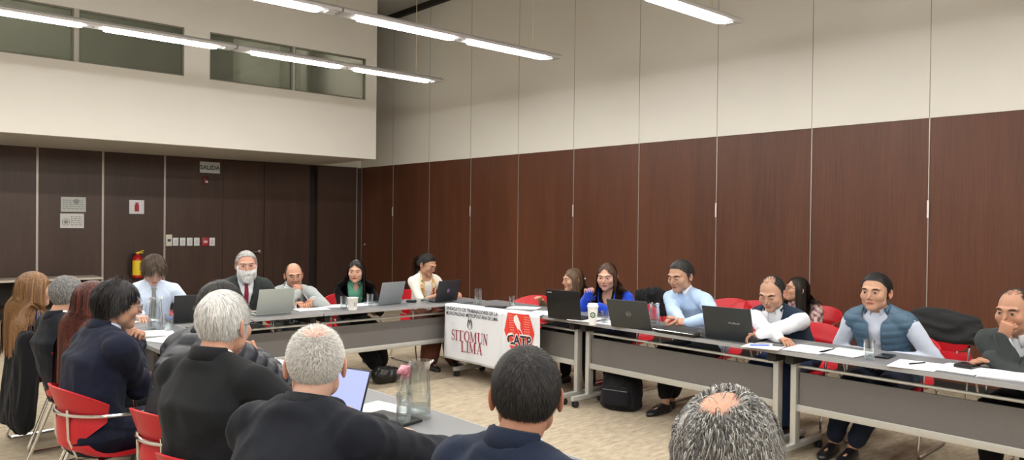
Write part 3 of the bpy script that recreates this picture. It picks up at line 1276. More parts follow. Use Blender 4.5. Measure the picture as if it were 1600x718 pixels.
    def legs_pts(P):
        out = {}
        for nm, sg in (('R', 1), ('L', -1)):
            h = P.hip + P.rt * (sg * .085 * P.bs) - Vector((0, 0, .01))
            f = (P.feet or {}).get(nm)
            k = P.hip + P.rt * (sg * P.kout * 1.1) + P.fw * P.kfw
            k.z = .50
            if f is None:
                a = k - P.fw * .06
                a.z = .085
            else:
                a = Vector((f[0], f[1], .085))
                mid = (k + a) / 2
            out[nm] = (h, k, a)
        return out

    def body(P, vox=.0085):
        g = Geo()
        P.torso(g, -.006, wrist_trim=0)
        b = P.bs
        g.limb([P.nb - P.up * .03, P.nb.lerp(P.nt, .5), P.nt], [.057 * b, (.047 if P.female else .054) * P.hs, (.048 if P.female else .055) * P.hs], 18)
        for nm, (h, k, a) in P.legs_pts().items():
            g.limb([h, h.lerp(k, .5), k, k.lerp(a, .35), a], [.082 * b, .070 * b, .052 * b, .052 * b, .034 * b])
            g.limb([a - Vector((0, 0, .045)), a + P.fw * .13 - Vector((0, 0, .05))], [.03, .024])
        V, N, F = remesh(g.V, g.F, vox, 3)
        cols = np.tile(P.skin, (len(V), 1))
        parts_V, parts_F, parts_C = [V], [F], [cols]
        # head
        D, hF = sph_grid(150, 124)
        hp = star(D, jaw=P.jaw, fat=P.fat)
        C = P.face_cols(hp)
        parts_V.append(P.hw(hp)); parts_F.append(hF); parts_C.append(C)
        # ears
        for sg in (-1, 1):
            eb = bmesh.new()
            ellipsoid(eb, (0, 0, 0), (1, 1, 1), seg=20, rings=14)
            ev = np.array([v.co[:] for v in eb.verts])
            eb.verts.index_update()
            eF = [tuple(v.index for v in f.verts) for f in eb.faces]
            eb.free()
            x, y, z = ev.T
            rr = np.sqrt(y ** 2 + z ** 2)
            e = np.stack([x * .0075, y * .0175 * (1 + .18 * z), z * .031], 1)
            e[:, 0] += np.where(x > 0, -.008 * np.exp(-((rr - .15) / .45) ** 2), 0)
            ang = R_(28)
            ca, sa_ = math.cos(ang), math.sin(ang)
            e = np.stack([e[:, 0] * ca - e[:, 1] * sa_ + .004, e[:, 0] * sa_ + e[:, 1] * ca, e[:, 2]], 1)
            e += np.array((.0785 + P.fat * .5, -.016, -.008))
            e[:, 0] *= sg
            if sg < 0:
                eF = [f[::-1] for f in eF]
            parts_V.append(P.hw(e)); parts_F.append(eF)
            parts_C.append(np.tile(P.skin * np.array((1.05, .86, .84)), (len(e), 1)))
        # hands
        for nm, sg in (('R', 1), ('L', -1)):
            h = P.hands[nm]
            W, E_ = P.Wr[nm], P.E[nm]
            d = Vector(h.get('d', (W - E_)))
            pn = Vector(h.get('pn', (0, 0, -1)))
            curl = h.get('curl', (.35, .4, .3))
            sd = h.get('side', sg)
            hg = hand_geo(W, d, pn, sd, curl, P.bs * (.90 if P.female else 1.0))
            parts_V.append(np.array([v[:] for v in hg.V])); parts_F.append(hg.F)
            parts_C.append(np.tile(P.skin * np.array((1.02, .95, .93)), (len(hg.V), 1)))
        off = 0
        AV, AF, AC = [], [], []
        for v, f, c in zip(parts_V, parts_F, parts_C):
            AV.append(np.asarray(v)); AC.append(c)
            AF += [tuple(i + off for i in q) for q in f]
            off += len(v)
        P.mesh('body', np.concatenate(AV), AF, M_SKIN, cols=np.concatenate(AC))

    def face_cols(P, p):
        s = P.skin
        C = np.tile(s, (len(p), 1)).astype(float)
        x, y, z = p.T
        ax = np.abs(x)
        fr = y > .03

        def mix(m, col):
            C[:] = C * (1 - m[:, None]) + np.array(col) * m[:, None]
        red = s * np.array((1.06, .80, .76))
        mix(.28 * np.exp(-((ax - .042) / .018) ** 2 - ((z + .026) / .018) ** 2) * fr, red)
        mix(.3 * np.exp(-((x) / .014) ** 2 - ((z + .028) / .012) ** 2) * fr, red)
        lip = np.array(P.lips) if P.lips is not None else s * np.array((.86, .58, .55))
        mix(sstep(1.15, .8, np.sqrt((x / .0245) ** 2 + ((z + .060) / .0105) ** 2)) * fr, lip)
        mix(sstep(1.2, .6, np.sqrt((x / .023) ** 2 + ((z + .0598) / .0016) ** 2)) * fr, lip * .35)
        mix(.22 * sstep(1.1, .5, np.sqrt(((ax - .031) / .019) ** 2 + ((z - .003) / .013) ** 2)) * fr, s * np.array((.72, .62, .60)))
        bz = .0225 + .004 * np.cos((ax - .034) / .02 * 1.4)
        mix((.80 if P.female else .97) * sstep(1.25, .75, np.sqrt(((ax - .033) / .0195) ** 2 + ((z - bz) / (.0042 if P.female else .0060)) ** 2)) * fr, np.array(P.brow))
        if P.eyes_down:
            mix(.9 * sstep(1.2, .6, np.sqrt(((ax - .031) / .0145) ** 2 + ((z + .002 - .003 * ((ax - .031) / .0145) ** 2) / .0019) ** 2)) * fr, (.02, .012, .01))
        else:
            opn = .0050 - .9 * np.abs(ax - .031) ** 1.7
            mix(sstep(1.15, .8, np.sqrt(((ax - .031) / .0135) ** 2 + ((z - .004) / .0052) ** 2)) * fr, (.50, .45, .42))
            mix(sstep(1.2, .8, np.sqrt(((ax - .031) / .0066) ** 2 + ((z - .0045) / .0060) ** 2)) * fr, (.020, .011, .008))
            mix(.9 * sstep(1.25, .7, np.sqrt(((ax - .031) / .0150) ** 2 + ((z - .0092 + .0035 * ((ax - .031) / .0145) ** 2) / .0018) ** 2)) * fr, (.02, .012, .01))
        mix(.8 * sstep(1.2, .7, np.sqrt(((ax - .0085) / .0042) ** 2 + ((z + .0365) / .0028) ** 2)) * (y > .085), s * .25)
        return C

    # ---------------- clothing
    def cloth(P, name, m, off=.012, arms=True, vox=.0095, fold=.004, sleeve_end=.012, cut=None, quilt=None, arm_off=None,
              extra=None, thick=0., seed=1, hem=None, sm=3, cols=None, parent=None, neck_hi=True, short=None):
        g = Geo()
        if short is not None:
            Wr0 = dict(P.Wr)
            for nm in P.Wr:
                P.Wr[nm] = P.E[nm].lerp(P.Wr[nm], short)
        P.torso(g, off, arms=arms, wrist_trim=sleeve_end, arm_off=arm_off, neck_hi=neck_hi)
        if short is not None:
            P.Wr = Wr0
        if extra:
            extra(g)
        V, N, F = remesh(g.V, g.F, vox, sm)
        # folds: sharper near the elbows and the waist
        dd = np.full(len(V), 9.)
        for nm in 'RL':
            for q in ((P.E[nm], .10), (P.S[nm].lerp(P.chest, .3), .09)):
                dd = np.minimum(dd, np.linalg.norm(V - np.array(q[0]), axis=1) / q[1])
        dd = np.minimum(dd, np.linalg.norm(V - np.array(P.bel), axis=1) / .17)
        wgt = .55 + 1.1 * np.exp(-dd ** 2)
        n1 = np_noise(V * np.array((1, 1, .8)), 5.5, seed * 7 + 1)
        n2 = np_noise(V, 12, seed * 7 + 2)
        dsp = fold * (1.15 * (1 - 2.2 * np.abs(n1)) + .4 * n2) * wgt
        if quilt:
            amp, L_, segs = quilt
            best = np.full(len(V), 9e9); t_ = np.zeros(len(V))
            for a, b_ in segs(P):
                a = np.array(a); b_ = np.array(b_); ab = b_ - a; ln = np.linalg.norm(ab)
                t = np.clip(((V - a) @ ab) / ln ** 2, -.3, 1.3)
                d = np.linalg.norm(V - a - t[:, None] * ab, axis=1)
                m_ = d < best
                best = np.where(m_, d, best); t_ = np.where(m_, t * ln, t_)
            q = np.abs(np.sin(PI * (t_ + .004 * n1) / L_))
            dsp = dsp * .6 + amp * (q ** .45 - .7)
        V = V + N * dsp[:, None]
        if cut:
            ce = np.array([V[list(f)].mean(0) for f in F])
            q = ce - np.array(P.nb)
            x = q @ np.array(P.srt); f_ = q @ np.array(P.cf); u = q @ np.array(P.up)
            keep = ~cut(x, f_, u, ce)
            F = [f for f, k in zip(F, keep) if k]
        o = P.mesh(name, V, F, m, parent=parent)
        if cut:
            bm = bmesh.new(); bm.from_mesh(o.data)
            bmesh.ops.delete(bm, geom=[v for v in bm.verts if not v.link_faces], context='VERTS')
            bd_ = [v for v in bm.verts if v.is_boundary]
            for _ in range(8):
                nw_ = {}
                for v in bd_:
                    q_ = [e.other_vert(v).co for e in v.link_edges if e.is_boundary]
                    if len(q_) == 2:
                        nw_[v] = v.co * .5 + (q_[0] + q_[1]) * .25
                for v, c_ in nw_.items():
                    v.co = c_
            bm.to_mesh(o.data); bm.free()
            # ease the cut edge, give the cloth thickness
            md = o.modifiers.new('s', 'SOLIDIFY'); md.thickness = .004; md.offset = -1
        P.last = (V, F)
        return o

    def bvh(P, VF=None):
        V, F = VF or P.last
        return BVHTree.FromPolygons([Vector(v) for v in V], F)

    def cp(P, x, u, f=.4):       # chest-frame point
        return P.nb + P.srt * x + P.up * u + P.cf * f

    def strip(P, name, m, rows, off=.004, VF=None, parent=None, thick=.003):
        """rows: list of lists of (x, u) chest-frame coordinates laid onto the cloth from the front"""
        t = P.bvh(VF)
        V, F = [], []
        nr, nc = len(rows), len(rows[0])
        last = None
        for r in rows:
            for x, u in r:
                o = P.cp(x, u)
                hit = t.ray_cast(o, -P.cf, .6)[0]
                if hit is None:
                    hit = last if last is not None else o - P.cf * .3
                last = hit
                V.append(hit + P.cf * (off + thick))
        for r in rows:
            pass
        n0 = len(V)
        V += [v - P.cf * (thick + .004) for v in V]
        for i in range(nr - 1):
            for j in range(nc - 1):
                a = i * nc + j
                F.append((a, a + 1, a + nc + 1, a + nc))
                F.append((n0 + a, n0 + a + nc, n0 + a + nc + 1, n0 + a + 1))
        bd = [j for j in range(nc - 1)] + [i * nc + nc - 1 for i in range(nr - 1)] + [(nr - 1) * nc + nc - 1 - j for j in range(nc - 1)] + [(nr - 1 - i) * nc for i in range(nr - 1)]
        for k in range(len(bd)):
            a, c = bd[k], bd[(k + 1) % len(bd)]
            F.append((a, n0 + a, n0 + c, c))
        return P.mesh(name, V, F, m, parent=parent)

    def lapels(P, m, ub=-.30, w0=.06, wmax=.062, off=.004, parent=None, k=.2):
        for sg in (-1, 1):
            rows = []
            for i in range(13):
                t = i / 12
                u = .0 + (ub) * t
                inner = (w0 * (1 - t) + .004)
                wd = wmax * (math.sin(min(1, (1 - t) * 1.25) * PI * .5) if t > .22 else (.62 + 1.7 * t))
                rows.append([(sg * (inner + wd * j / 3), u) for j in range(4)])
            P.strip('lapel', m, rows, off=off, parent=parent)

    def collar(P, name, m, r0=.063, r1=.076, h=.044, gap=16, drop=.030, wing=.03, lean=.0, parent=None, back_only=False, zoff=-.004, fold=True, thick=.003):
        """ring collar round the neck, open in front, folded over"""
        b = P.bs
        ax = (P.nt - P.nb).normalized()
        ax = (ax + P.up).normalized()
        c0 = P.nb + P.up * zoff + P.cf * .004
        V, F = [], []
        g0 = 100 if back_only else gap
        n = 40
        prof_n = 5 if fold else 2
        for i in range(n + 1):
            ph = R_(g0 + (360 - 2 * g0) * i / n)
            front = max(0, math.cos(ph))
            d = P.cf * math.cos(ph) * .92 + P.srt * math.sin(ph)
            top = c0 + ax * (h * (1 - .25 * front)) * b
            rr0 = r0 * b; rr1 = r1 * b
            V.append(c0 + d * rr0 * 1.02)
            V.append(top + d * rr0 * .93)
            if fold:
                V.append(top + d * (rr0 * .93 + .003) + ax * .004)
                V.append(top + d * (rr0 * .93 + .009))
                V.append(c0 + d * (rr1 + .004 + wing * .4 * front ** 4) - ax * (drop * .35 + wing * front ** 5))
        for i in range(n):
            for j in range(prof_n - 1):
                a = i * prof_n + j
                F.append((a, a + 1, a + prof_n + 1, a + prof_n))
        o = P.mesh(name, V, F, m, parent=parent)
        md = o.modifiers.new('s', 'SOLIDIFY'); md.thickness = thick; md.offset = 0
        return o

    def tie(P, m, ub=-.36, w=.03, VF=None, x0=0.):
        rows = []
        for i in range(16):
            t = i / 15
            u = -.012 + (ub + .012) * t
            ww = (.017 + .004 * math.cos(t * 40)) if t < .09 else .013 + (w - .013) * min(1, t * 1.3)
            rows.append([(x0 * t - ww + 2 * ww * j / 3, u) for j in range(4)])
        o = P.strip('tie', m, rows, off=.006, VF=VF, thick=.006)
        return o

    def trousers(P, m, off=.012, wide=1.0, low=.12, fold=.004, seed=3, skirt=False):
        g = Geo()
        b = P.bs
        for nm, (h, k, a) in P.legs_pts().items():
            a2 = k.lerp(a, (k.z - low) / (k.z - a.z))
            g.limb([h, h.lerp(k, .5), k, k.lerp(a2, .5), a2], [.088 * b + off, .075 * b + off, .060 * b + off, .055 * b * wide + off, .046 * b * wide + off])
        g.loft([(P.hip + Vector((0, 0, -.085)), P.rt, P.fw, .160 * b, .11 * b), (P.hip, P.rt, P.fw, .182 * b, .128 * b), (P.hip + Vector((0, 0, .07)), P.rt, P.fw, .165 * b + P.belly * .4, .118 * b + P.belly * .4)])
        V, N, F = remesh(g.V, g.F, .012, 3)
        V = V + N * (fold * (1 - 2.2 * np.abs(np_noise(V, 6, seed))))[:, None]
        return P.mesh('trousers', V, F, m)

    def shoes(P, m):
        for nm, sg in (('R', 1), ('L', -1)):
            h, k, a = P.legs_pts()[nm]
            f = P.fw
            g = Geo()
            r = P.rt
            z = Vector((0, 0, 1))
            base = Vector((a.x, a.y, 0)) + f * -.055
            secs = []
            for t, w_, ht in ((0, .018, .03), (.01, .030, .062), (.05, .036, .085), (.09, .038, .078), (.14, .043, .056), (.19, .047, .046), (.235, .040, .038), (.262, .024, .026), (.272, .008, .012)):
                c = base + f * (t * 1.02) + z * (ht / 2 + .004)
                secs.append((c, r, z, w_, ht / 2 + .003))
            g.loft(secs, 18)
            P.mesh('shoe', [v for v in g.V], g.F, m)

    # ---------------- hair
    def hair(P, col, zone, n=2500, length=.03, steps=5, lift=.35, grav=.25, flow=None, width=.0022, noise_=.35, col2=None, mixp=.5, cap=True,
             cap_off=.003, seed=5, name='hair', collide=False, m=None, fluff=.0, lenf=None, cap_thr=.5, clump=0, tip=.25, margin=None, cluster=0, wave=0.):
        r = np.random.default_rng(seed)
        k = dict(jaw=P.jaw, fat=P.fat)
        AV, AF, AC = [], [], []
        off = 0
        colv = np.array(col)
        if margin is None:
            margin = .0035 if not cap else cap_off + fluff * .5 + .0012
        col2v = np.array(col2) if col2 is not None else colv * 1.5
        if cap:
            D, hF = sph_grid(96, 72)
            hp = star(D, **k)
            w = zone(hp)
            nn = head_grad(hp, **k)
            tk = .30 + .70 * sstep(.0, .07, hp[:, 2])
            cv = hp + nn * (cap_off * sstep(.15, .8, w) + fluff * .5 * w * tk + .0012 * np_noise(hp, 55, seed + 3) * w)[:, None]
            hF2 = [f for f in hF if min(w[i] for i in f) > cap_thr]
            cc = colv * (1 - mixp * .6) + col2v * mixp * .6
            AV.append(P.hw(cv)); AF += hF2; AC.append(np.tile(cc * .85, (len(cv), 1))); off += len(cv)
        # roots
        D = r.normal(size=(n * 6, 3)); D /= np.linalg.norm(D, axis=1)[:, None]
        D = D[D[:, 2] > -.95]
        hp = star(D, **k)
        w = zone(hp)
        keep = r.uniform(size=len(hp)) < w
        hp = hp[keep][:n]
        N0 = head_grad(hp, **k)
        n_ = len(hp)
        if flow is None:
            flow = lambda p, n__: np.tile(np.array((0, -.6, -.5)), (len(p), 1))
        fl = flow(hp, N0)
        fl = fl - N0 * np.sum(fl * N0, 1)[:, None]
        fl /= (np.linalg.norm(fl, axis=1)[:, None] + 1e-6)
        jit = r.normal(size=(n_, 3)) * noise_
        if cluster:
            cid = r.integers(0, cluster, n_)
            # nearest of cluster centres
            cen = hp[r.integers(0, n_, cluster)]
            dist = ((hp[:, None, :] - cen[None]) ** 2).sum(2)
            cid = dist.argmin(1)
            cj = r.normal(size=(cluster, 3)) * noise_
            jit = jit * .45 + cj[cid] * .9
        Ls = length * r.uniform(.7, 1.2, n_)
        if lenf is not None:
            Ls = Ls * lenf(hp)
        gl = np.array((P.R.transposed() @ Vector((0, 0, -1)))[:])
        pts = [hp + N0 * .0005]
        if wave:
            ph_ = (r.uniform(0, 6.28, cluster)[dist.argmin(1)] if cluster else 0) + r.uniform(-.4, .4, n_)
            ax_ = (r.normal(size=(max(cluster, 1), 3))[dist.argmin(1) if cluster else 0])
            ax_ = ax_ / np.linalg.norm(ax_, axis=1)[:, None]
        v = fl * (1 - lift) + N0 * lift + jit * .5
        p = hp.copy()
        sides = []
        nrm = N0
        rr = np.linalg.norm
        capsl = []
        if collide:
            b = P.bs
            capsl.append((P.nb - P.up * .02, P.bel, .100 * b + .028))
            capsl.append((P.chest + P.srt * .08, P.chest - P.srt * .08, .112 * b + .018))
            for nm in 'RL':
                capsl.append((P.nb, P.S[nm], .072 * b + .012))
                capsl.append((P.S[nm], P.E[nm], .062 * b + .012))
        for s_ in range(steps):
            f_new = flow(p, nrm)
            v = v + gl * grav * (1 + s_ * .35) + f_new * .25 * (1 - lift)
            v /= (rr(v, axis=1)[:, None] + 1e-6)
            p = p + v * (Ls / steps)[:, None]
            if collide:
                low_ = p[:, 2] < .045
                p[:, 1] = np.where(low_ & (p[:, 1] > .040), .040 + (p[:, 1] - .040) * .25, p[:, 1])
                p[:, 0] = np.where(low_ & (p[:, 1] > .0) & (np.abs(p[:, 0]) < .07), np.where(p[:, 0] < 0, -1, 1) * .072, p[:, 0])
            for _ in range(2):
                d = head_sdf(p, **k)
                g_ = head_grad(p, **k)
                push = np.maximum(0, (margin if collide or wave else .0042 + (margin - .0042) * (.30 + .70 * sstep(.0, .07, p[:, 2]))) - d)
                p = p + g_ * push[:, None]
            near = (d < .02)[:, None]
            v = np.where(near, v - g_ * np.minimum(0, np.sum(v * g_, 1))[:, None], v)
            nrm = g_
            if collide:
                pw = P.hw(p)
                for a, b_, rad in capsl:
                    a_ = np.array(a); ab = np.array(b_) - a_
                    t = np.clip(((pw - a_) @ ab) / (ab @ ab), 0, 1)
                    q = pw - a_ - t[:, None] * ab
                    dl = rr(q, axis=1)
                    pw = pw + q / dl[:, None] * np.maximum(0, rad - dl)[:, None]
                p = P.hl(pw)
            if wave:
                wv_ = np.sin(s_ * 1.25 + ph_)[:, None] * ax_ * wave
                pts.append(p + wv_)
            else:
                pts.append(p.copy())
        K = len(pts)
        PW = [P.hw(q) for q in pts]
        Rm = np.array(P.R)
        nw = N0 @ Rm.T
        wv = width * r.uniform(.7, 1.4, n_) * P.hs
        rnd = r.uniform(size=n_)
        cc = np.where((rnd < mixp)[:, None], col2v, colv) * r.uniform(.75, 1.25, n_)[:, None]
        base = np.empty((n_, K, 2, 3))
        for s_ in range(K):
            tg = PW[min(s_ + 1, K - 1)] - PW[max(s_ - 1, 0)]
            out = PW[s_] - np.array(P.H)
            sd = np.cross(tg, out if s_ > 0 else nw)
            sd /= (rr(sd, axis=1)[:, None] + 1e-9)
            t = s_ / (K - 1)
            ww = wv * (1 - (1 - tip) * t ** 2)
            base[:, s_, 0] = PW[s_] + sd * ww[:, None] * .5
            base[:, s_, 1] = PW[s_] - sd * ww[:, None] * .5
        AV.append(base.reshape(-1, 3))
        AC.append(np.repeat(cc, K * 2, axis=0))
        ii = np.arange(n_)[:, None] * (K * 2) + off
        st = np.arange(K - 1)[None] * 2
        q = np.stack([ii + st, ii + st + 1, ii + st + 3, ii + st + 2], -1).reshape(-1, 4)
        AF += [tuple(x) for x in q.tolist()]
        return P.mesh(name, np.concatenate(AV), AF, m or M_HAIR, cols=np.concatenate(AC))

    def glasses(P, m, r=.022, rim=.0016, rimless=False):
        b = bmesh.new()
        for sg in (-1, 1):
            pts = []
            for i in range(21):
                a = 2 * PI * i / 20
                pts.append((sg * .033 + r * 1.12 * math.cos(a), .110 - .15 * abs((sg * .033 + r * math.cos(a))), .001 + r * .78 * math.sin(a)))
            tube(b, pts, rim, 6, caps=False)
            tube(b, [(sg * .057, .101, .006), (sg * .079, .075, .008), (sg * .0835, .02, .006), (sg * .083, -.015, -.002), (sg * .078, -.030, -.02)], rim * 1.1, 6)
        tube(b, [(-.010, .108, .004), (0, .111, .007), (.010, .108, .004)], rim, 6)
        V = np.array([v.co[:] for v in b.verts])
        b.verts.index_update()
        F = [tuple(v.index for v in f.verts) for f in b.faces]
        b.free()
        o = P.mesh('glasses', P.hw(V), F, m)
        return o


def flow_back(p, n):
    return np.tile(np.array((0, -1., -.25)), (len(p), 1))


def flow_down(p, n):
    return np.stack([p[:, 0] * 2, p[:, 1] * 1.2, np.full(len(p), -.12)], 1)


def flow_crown(p, n):
    c = np.array((0, -.075, .085))
    d = p - c
    return d + np.array((0, 0, -.02))


def flow_side(p, n):
    s = np.stack([np.full(len(p), 1.), np.full(len(p), -.15), np.full(len(p), -.3)], 1)
    return np.where((p[:, 2] > .06)[:, None], s, np.array((0, -.5, -1.)))


def part_flow(px):
    def f(p, n):
        s = np.sign(p[:, 0] - px)
        top = sstep(.03, .09, p[:, 2])
        return np.stack([s * (top * 1.0 + .15), -.25 - .2 * top, -.35 - .7 * (1 - top)], 1)
    return f


def fabric(name, col, rough=.85, sheen=.06, bs=350, bump=.25, ns=25, na=.10):
    return mat(name, col, rough, spec=.2, noise_scale=ns, noise_amt=na, bump=bump, bump_scale=bs, sheen=sheen)

# ------------------------------------------------------------------ fabrics
F_NAVY = fabric('navy_suit', (.008, .011, .026))
F_NAVY2 = fabric('navy_suit_light', (.010, .016, .036))
F_CHAR = fabric('charcoal_suit', (.0085, .0095, .011))
F_BLACKJ = fabric('black_jacket', (.0065, .008, .013))
F_DGREEN = fabric('dark_suit_green_grey', (.030, .036, .034))
F_GREY = fabric('grey_suit', (.36, .385, .38))
F_WHITE = fabric('white_shirt', (.74, .76, .80), .8, .1)
F_WBLUE = fabric('white_blue_shirt', (.58, .66, .80), .8, .1)
F_LBLUE = fabric('light_blue_shirt', (.40, .53, .74), .8, .1)
F_BLUE = fabric('cobalt_blazer', (.010, .055, .50), .7, .2)
F_BLACK = fabric('black_cloth', (.008, .008, .010))
F_PUFF = mat('quilted_nylon', (.008, .010, .018), .42, spec=.5, noise_scale=30, noise_amt=.12, bump=.2, bump_scale=120)
F_VEST = mat('slate_blue_vest', (.060, .115, .175), .5, spec=.4, noise_scale=30, noise_amt=.12, bump=.2, bump_scale=120)
F_VNAVY = fabric('navy_vest', (.018, .032, .058))
F_JEANS = fabric('dark_trousers', (.014, .020, .040))
F_KHAKI = fabric('brown_trousers', (.14, .05, .03))
F_GREENB = fabric('green_blouse', (.10, .30, .21), .6, .2)
F_NAVYT = fabric('navy_top', (.020, .034, .085))
F_TIE = fabric('crimson_tie', (.22, .015, .035), .5, .2)
F_TIEG = fabric('grey_tie', (.20, .20, .19), .6, .1, ns=160, na=.35)
F_TIEB = fabric('taupe_tie', (.14, .125, .11), .6, .1, ns=120, na=.25)
M_SHOE = mat('shoe_leather', (.012, .011, .012), .3)
M_GFRM = mat('dark_glasses_frame', (.03, .015, .012), .3)
M_GMET = mat('metal_glasses_frame', (.25, .22, .2), .3, .8)
BLK, BLK2 = (.006, .005, .005), (.018, .014, .012)
LAT = (.47, .270, .185)
LATD = (.41, .220, .145)
PALE = (.58, .36, .275)


def vcut(ub=-.30, w0=.072, top=.075, minw=.0):
    def f(x, fr, u, ce):
        t = np.clip((u - ub) / (-ub), 0, 1)
        return (fr > -.0) & (fr < .20 + .25 * np.clip(u, -1, 0) * -1 * .25) & (((u > ub) & (np.abs(x) < minw + w0 * t)) | ((u > -.02) & (fr < .13) & (np.abs(x) < top)) | ((np.abs(x) < minw) & (u < ub + .01)))
    return f


def suit(P, jm, sm_=None, tie=None, ub=-.30, w0=.062, seed=1, lap=True, col_back=True, wrist=.02, fold=.004, collar=True, tie_w=.03, off=.020):
    if sm_ is not None:
        P.cloth('shirt', sm_, off=.005, vox=.0095, fold=.0015, sleeve_end=.004, seed=seed + 20, arm_off=.003)
        VF = P.last
        if collar:
            P.collar('shirt_collar', sm_)
        if tie is not None:
            P.tie(tie, VF=VF, w=tie_w)
    P.cloth('jacket', jm, off=off, vox=.0095, fold=fold, sleeve_end=-wrist, seed=seed, cut=vcut(ub, w0) if sm_ is not None else None)
    if lap:
        P.lapels(jm, ub=ub, w0=w0)
    if col_back:
        P.collar('jacket_collar', jm, r0=.074, r1=.084, h=.040, back_only=True, drop=.012, wing=0, zoff=.004, thick=.006)


# ================================================================== far row (face the camera's side of the room)
G_FAR = 'people behind the far tables'
p = at(240, 421, 'y', 6.88)
P = Person('person with bowed curly brown head in a pale blue shirt and grey tie', (2.02, 7.02), -95, p, -98, 36, 0, 1.06, 1.06,
           skin=PALE, eyes_down=True, hands=dict(R=dict(w=at(214, 493, 'z', .79) + Vector((.03, .05, 0)), pn=(0, 0, -1), d=(.1, -1, -.2)), L=dict(w=(2.32, 6.66, .775), d=(-.7, -.6, -.05), pn=(0, 0, -1))))
P.body()
P.cloth('shirt', F_WBLUE, off=.012, sleeve_end=-.02, seed=2, fold=.005)
P.collar('shirt_collar', F_WBLUE)
P.tie(F_TIEG, w=.028)
P.trousers(F_JEANS); P.shoes(M_SHOE)
P.hair((.045, .028, .018), lambda q: hair_zone(q, recede=-.28), 3600, .055, 6, .45, .18, flow_crown, .003, .55, (.09, .060, .038), .5, fluff=.010, cluster=90, seed=4)
chair(2.02, 7.05, -90, 'red shell chair under the person in the pale blue shirt', 'red shell chairs at the tables')

p = at(385, 414, 'y', 6.95)
P = Person('person with a full white beard in a dark suit with a crimson tie', (2.86, 7.12), -96, p, -108, 4, 2, 1.10, 1.14,
           skin=(.52, .28, .20), brow=(.25, .23, .21), fat=.003, belly=.04, hands=dict(R=dict(w=(2.62, 6.62, .785), d=(.6, -.5, 0)), L=dict(w=(3.26, 6.78, .79), d=(.2, -.9, -.05))))
P.body()
suit(P, F_DGREEN, F_WHITE, F_TIE, seed=3, ub=-.33, w0=.075)
P.strip('lapel_pin', mat('gold_pin', (.7, .55, .2), .3, .8), [[(.092 + .018 * j / 2, -.085 - .018 * i / 2) for j in range(3)] for i in range(3)], off=.012)
P.trousers(F_DGREEN); P.shoes(M_SHOE)
P.hair((.30, .29, .27), lambda q: hair_zone(q, recede=.10), 3600, .032, 5, .35, .12, flow_back, .0026, .3, (.50, .49, .47), .6, fluff=.006, seed=6)


def beard_zone(full=1.0, lo=-.12):
    def f(q):
        x, y, z = q.T
        a = sstep(-.022, -.040, z - .25 * np.maximum(0, np.abs(x) - .035)) * sstep(-.012, .012, y)
        side = sstep(.048, .060, np.abs(x)) * sstep(.012, -.004, z) * sstep(.0, .015, y) * sstep(.062, .05, y)
        mouth = 1 - sstep(1.3, .9, np.sqrt((x / .026) ** 2 + ((z + .0605) / .0125) ** 2))
        return np.clip(np.maximum(a * full, side), 0, 1) * mouth
    return f


P.hair((.62, .61, .59), beard_zone(), 3400, .034, 5, .40, .45, flow_down, .0026, .25, (.78, .77, .76), .6, fluff=.006, seed=8, name='beard', cap_thr=.4)
chair(2.86, 7.15, -90, 'red shell chair under the white-bearded person', 'red shell chairs at the tables')

p = at(459, 430, 'y', 6.90)
fist = Vector(p) + Vector((-.035, -.145, -.105))
P = Person('balding person with glasses in a light grey suit, resting mouth on a fist', (3.36, 7.08), -100, p, -108, 8, 3, 1.0, 1.08,
           skin=(.52, .28, .19), fat=.002, hands=dict(R=dict(w=fist + Vector((.0, .02, -.065)), d=(.25, .1, 1), pn=(.6, .6, 0), curl=(1.25, 1.5, .9)), L=dict(w=(3.40, 6.66, .80), d=(-.85, -.35, .1), pn=(0, -.4, -1), curl=(.7, .8, .5))),
           elbows=dict(R=(-.6, -.2, -1), L=(.9, .2, -.6)))
P.body()
suit(P, F_GREY, F_WHITE, F_TIEB, seed=4, ub=-.34, w0=.085)
P.trousers(fabric('grey_trousers', (.26, .28, .28))); P.shoes(M_SHOE)
P.hair((.06, .035, .022), lambda q: hair_zone(q, recede=.75, crown=1.05, crown_at=(0, .35, .93), top=.97), 3800, .014, 4, .15, .2, flow_back, .0014, .25, (.10, .07, .05), .5, cap_thr=.55, seed=9)
P.hair((.13, .075, .05), lambda q: beard_zone(.8)(q) * sstep(.045, .03, np.abs(q[:, 0])), 900, .010, 3, .3, .3, flow_down, .0022, .3, (.25, .2, .16), .4, seed=10, name='beard', cap=False)
P.glasses(M_GMET)
chair(3.36, 7.12, -92, 'red shell chair under the person in the light grey suit', 'red shell chairs at the tables')

p = at(556, 424, 'y', 6.92)
P = Person('person with long black hair in a black blazer over a green blouse', (4.05, 7.08), -105, p, -128, 2, 0, 1.0, 1.0, female=True,
           skin=(.54, .31, .215), hands=dict(R=dict(w=(3.98, 6.74, .66), d=(.7, -.5, 0), pn=(0, 0, -1)), L=dict(w=(4.10, 6.70, .69), d=(-.7, -.6, 0))), lips=(.35, .07, .07), feet=dict(R=(4.13, 6.72), L=(4.27, 6.84)))
P.body()
P.cloth('blouse', F_GREENB, off=.006, fold=.002, sleeve_end=-.06, seed=5, arm_off=.001, cut=vcut(-.07, .04, .05))
P.collar('blouse_collar', F_GREENB, gap=24, wing=.045)
P.cloth('blazer', F_BLACK, off=.018, seed=6, sleeve_end=-.03, cut=vcut(-.42, .085, .08, .012))
P.lapels(F_BLACK, ub=-.40, w0=.085, wmax=.045)
P.trousers(F_BLACK, wide=1.5); P.shoes(M_SHOE)
P.hair(BLK, lambda q: hair_zone(q, recede=-.02), 3200, .40, 14, .12, .75, part_flow(.0), .0045, .10, BLK2, .4, collide=True, fluff=.008, cluster=60, seed=12, tip=.6)
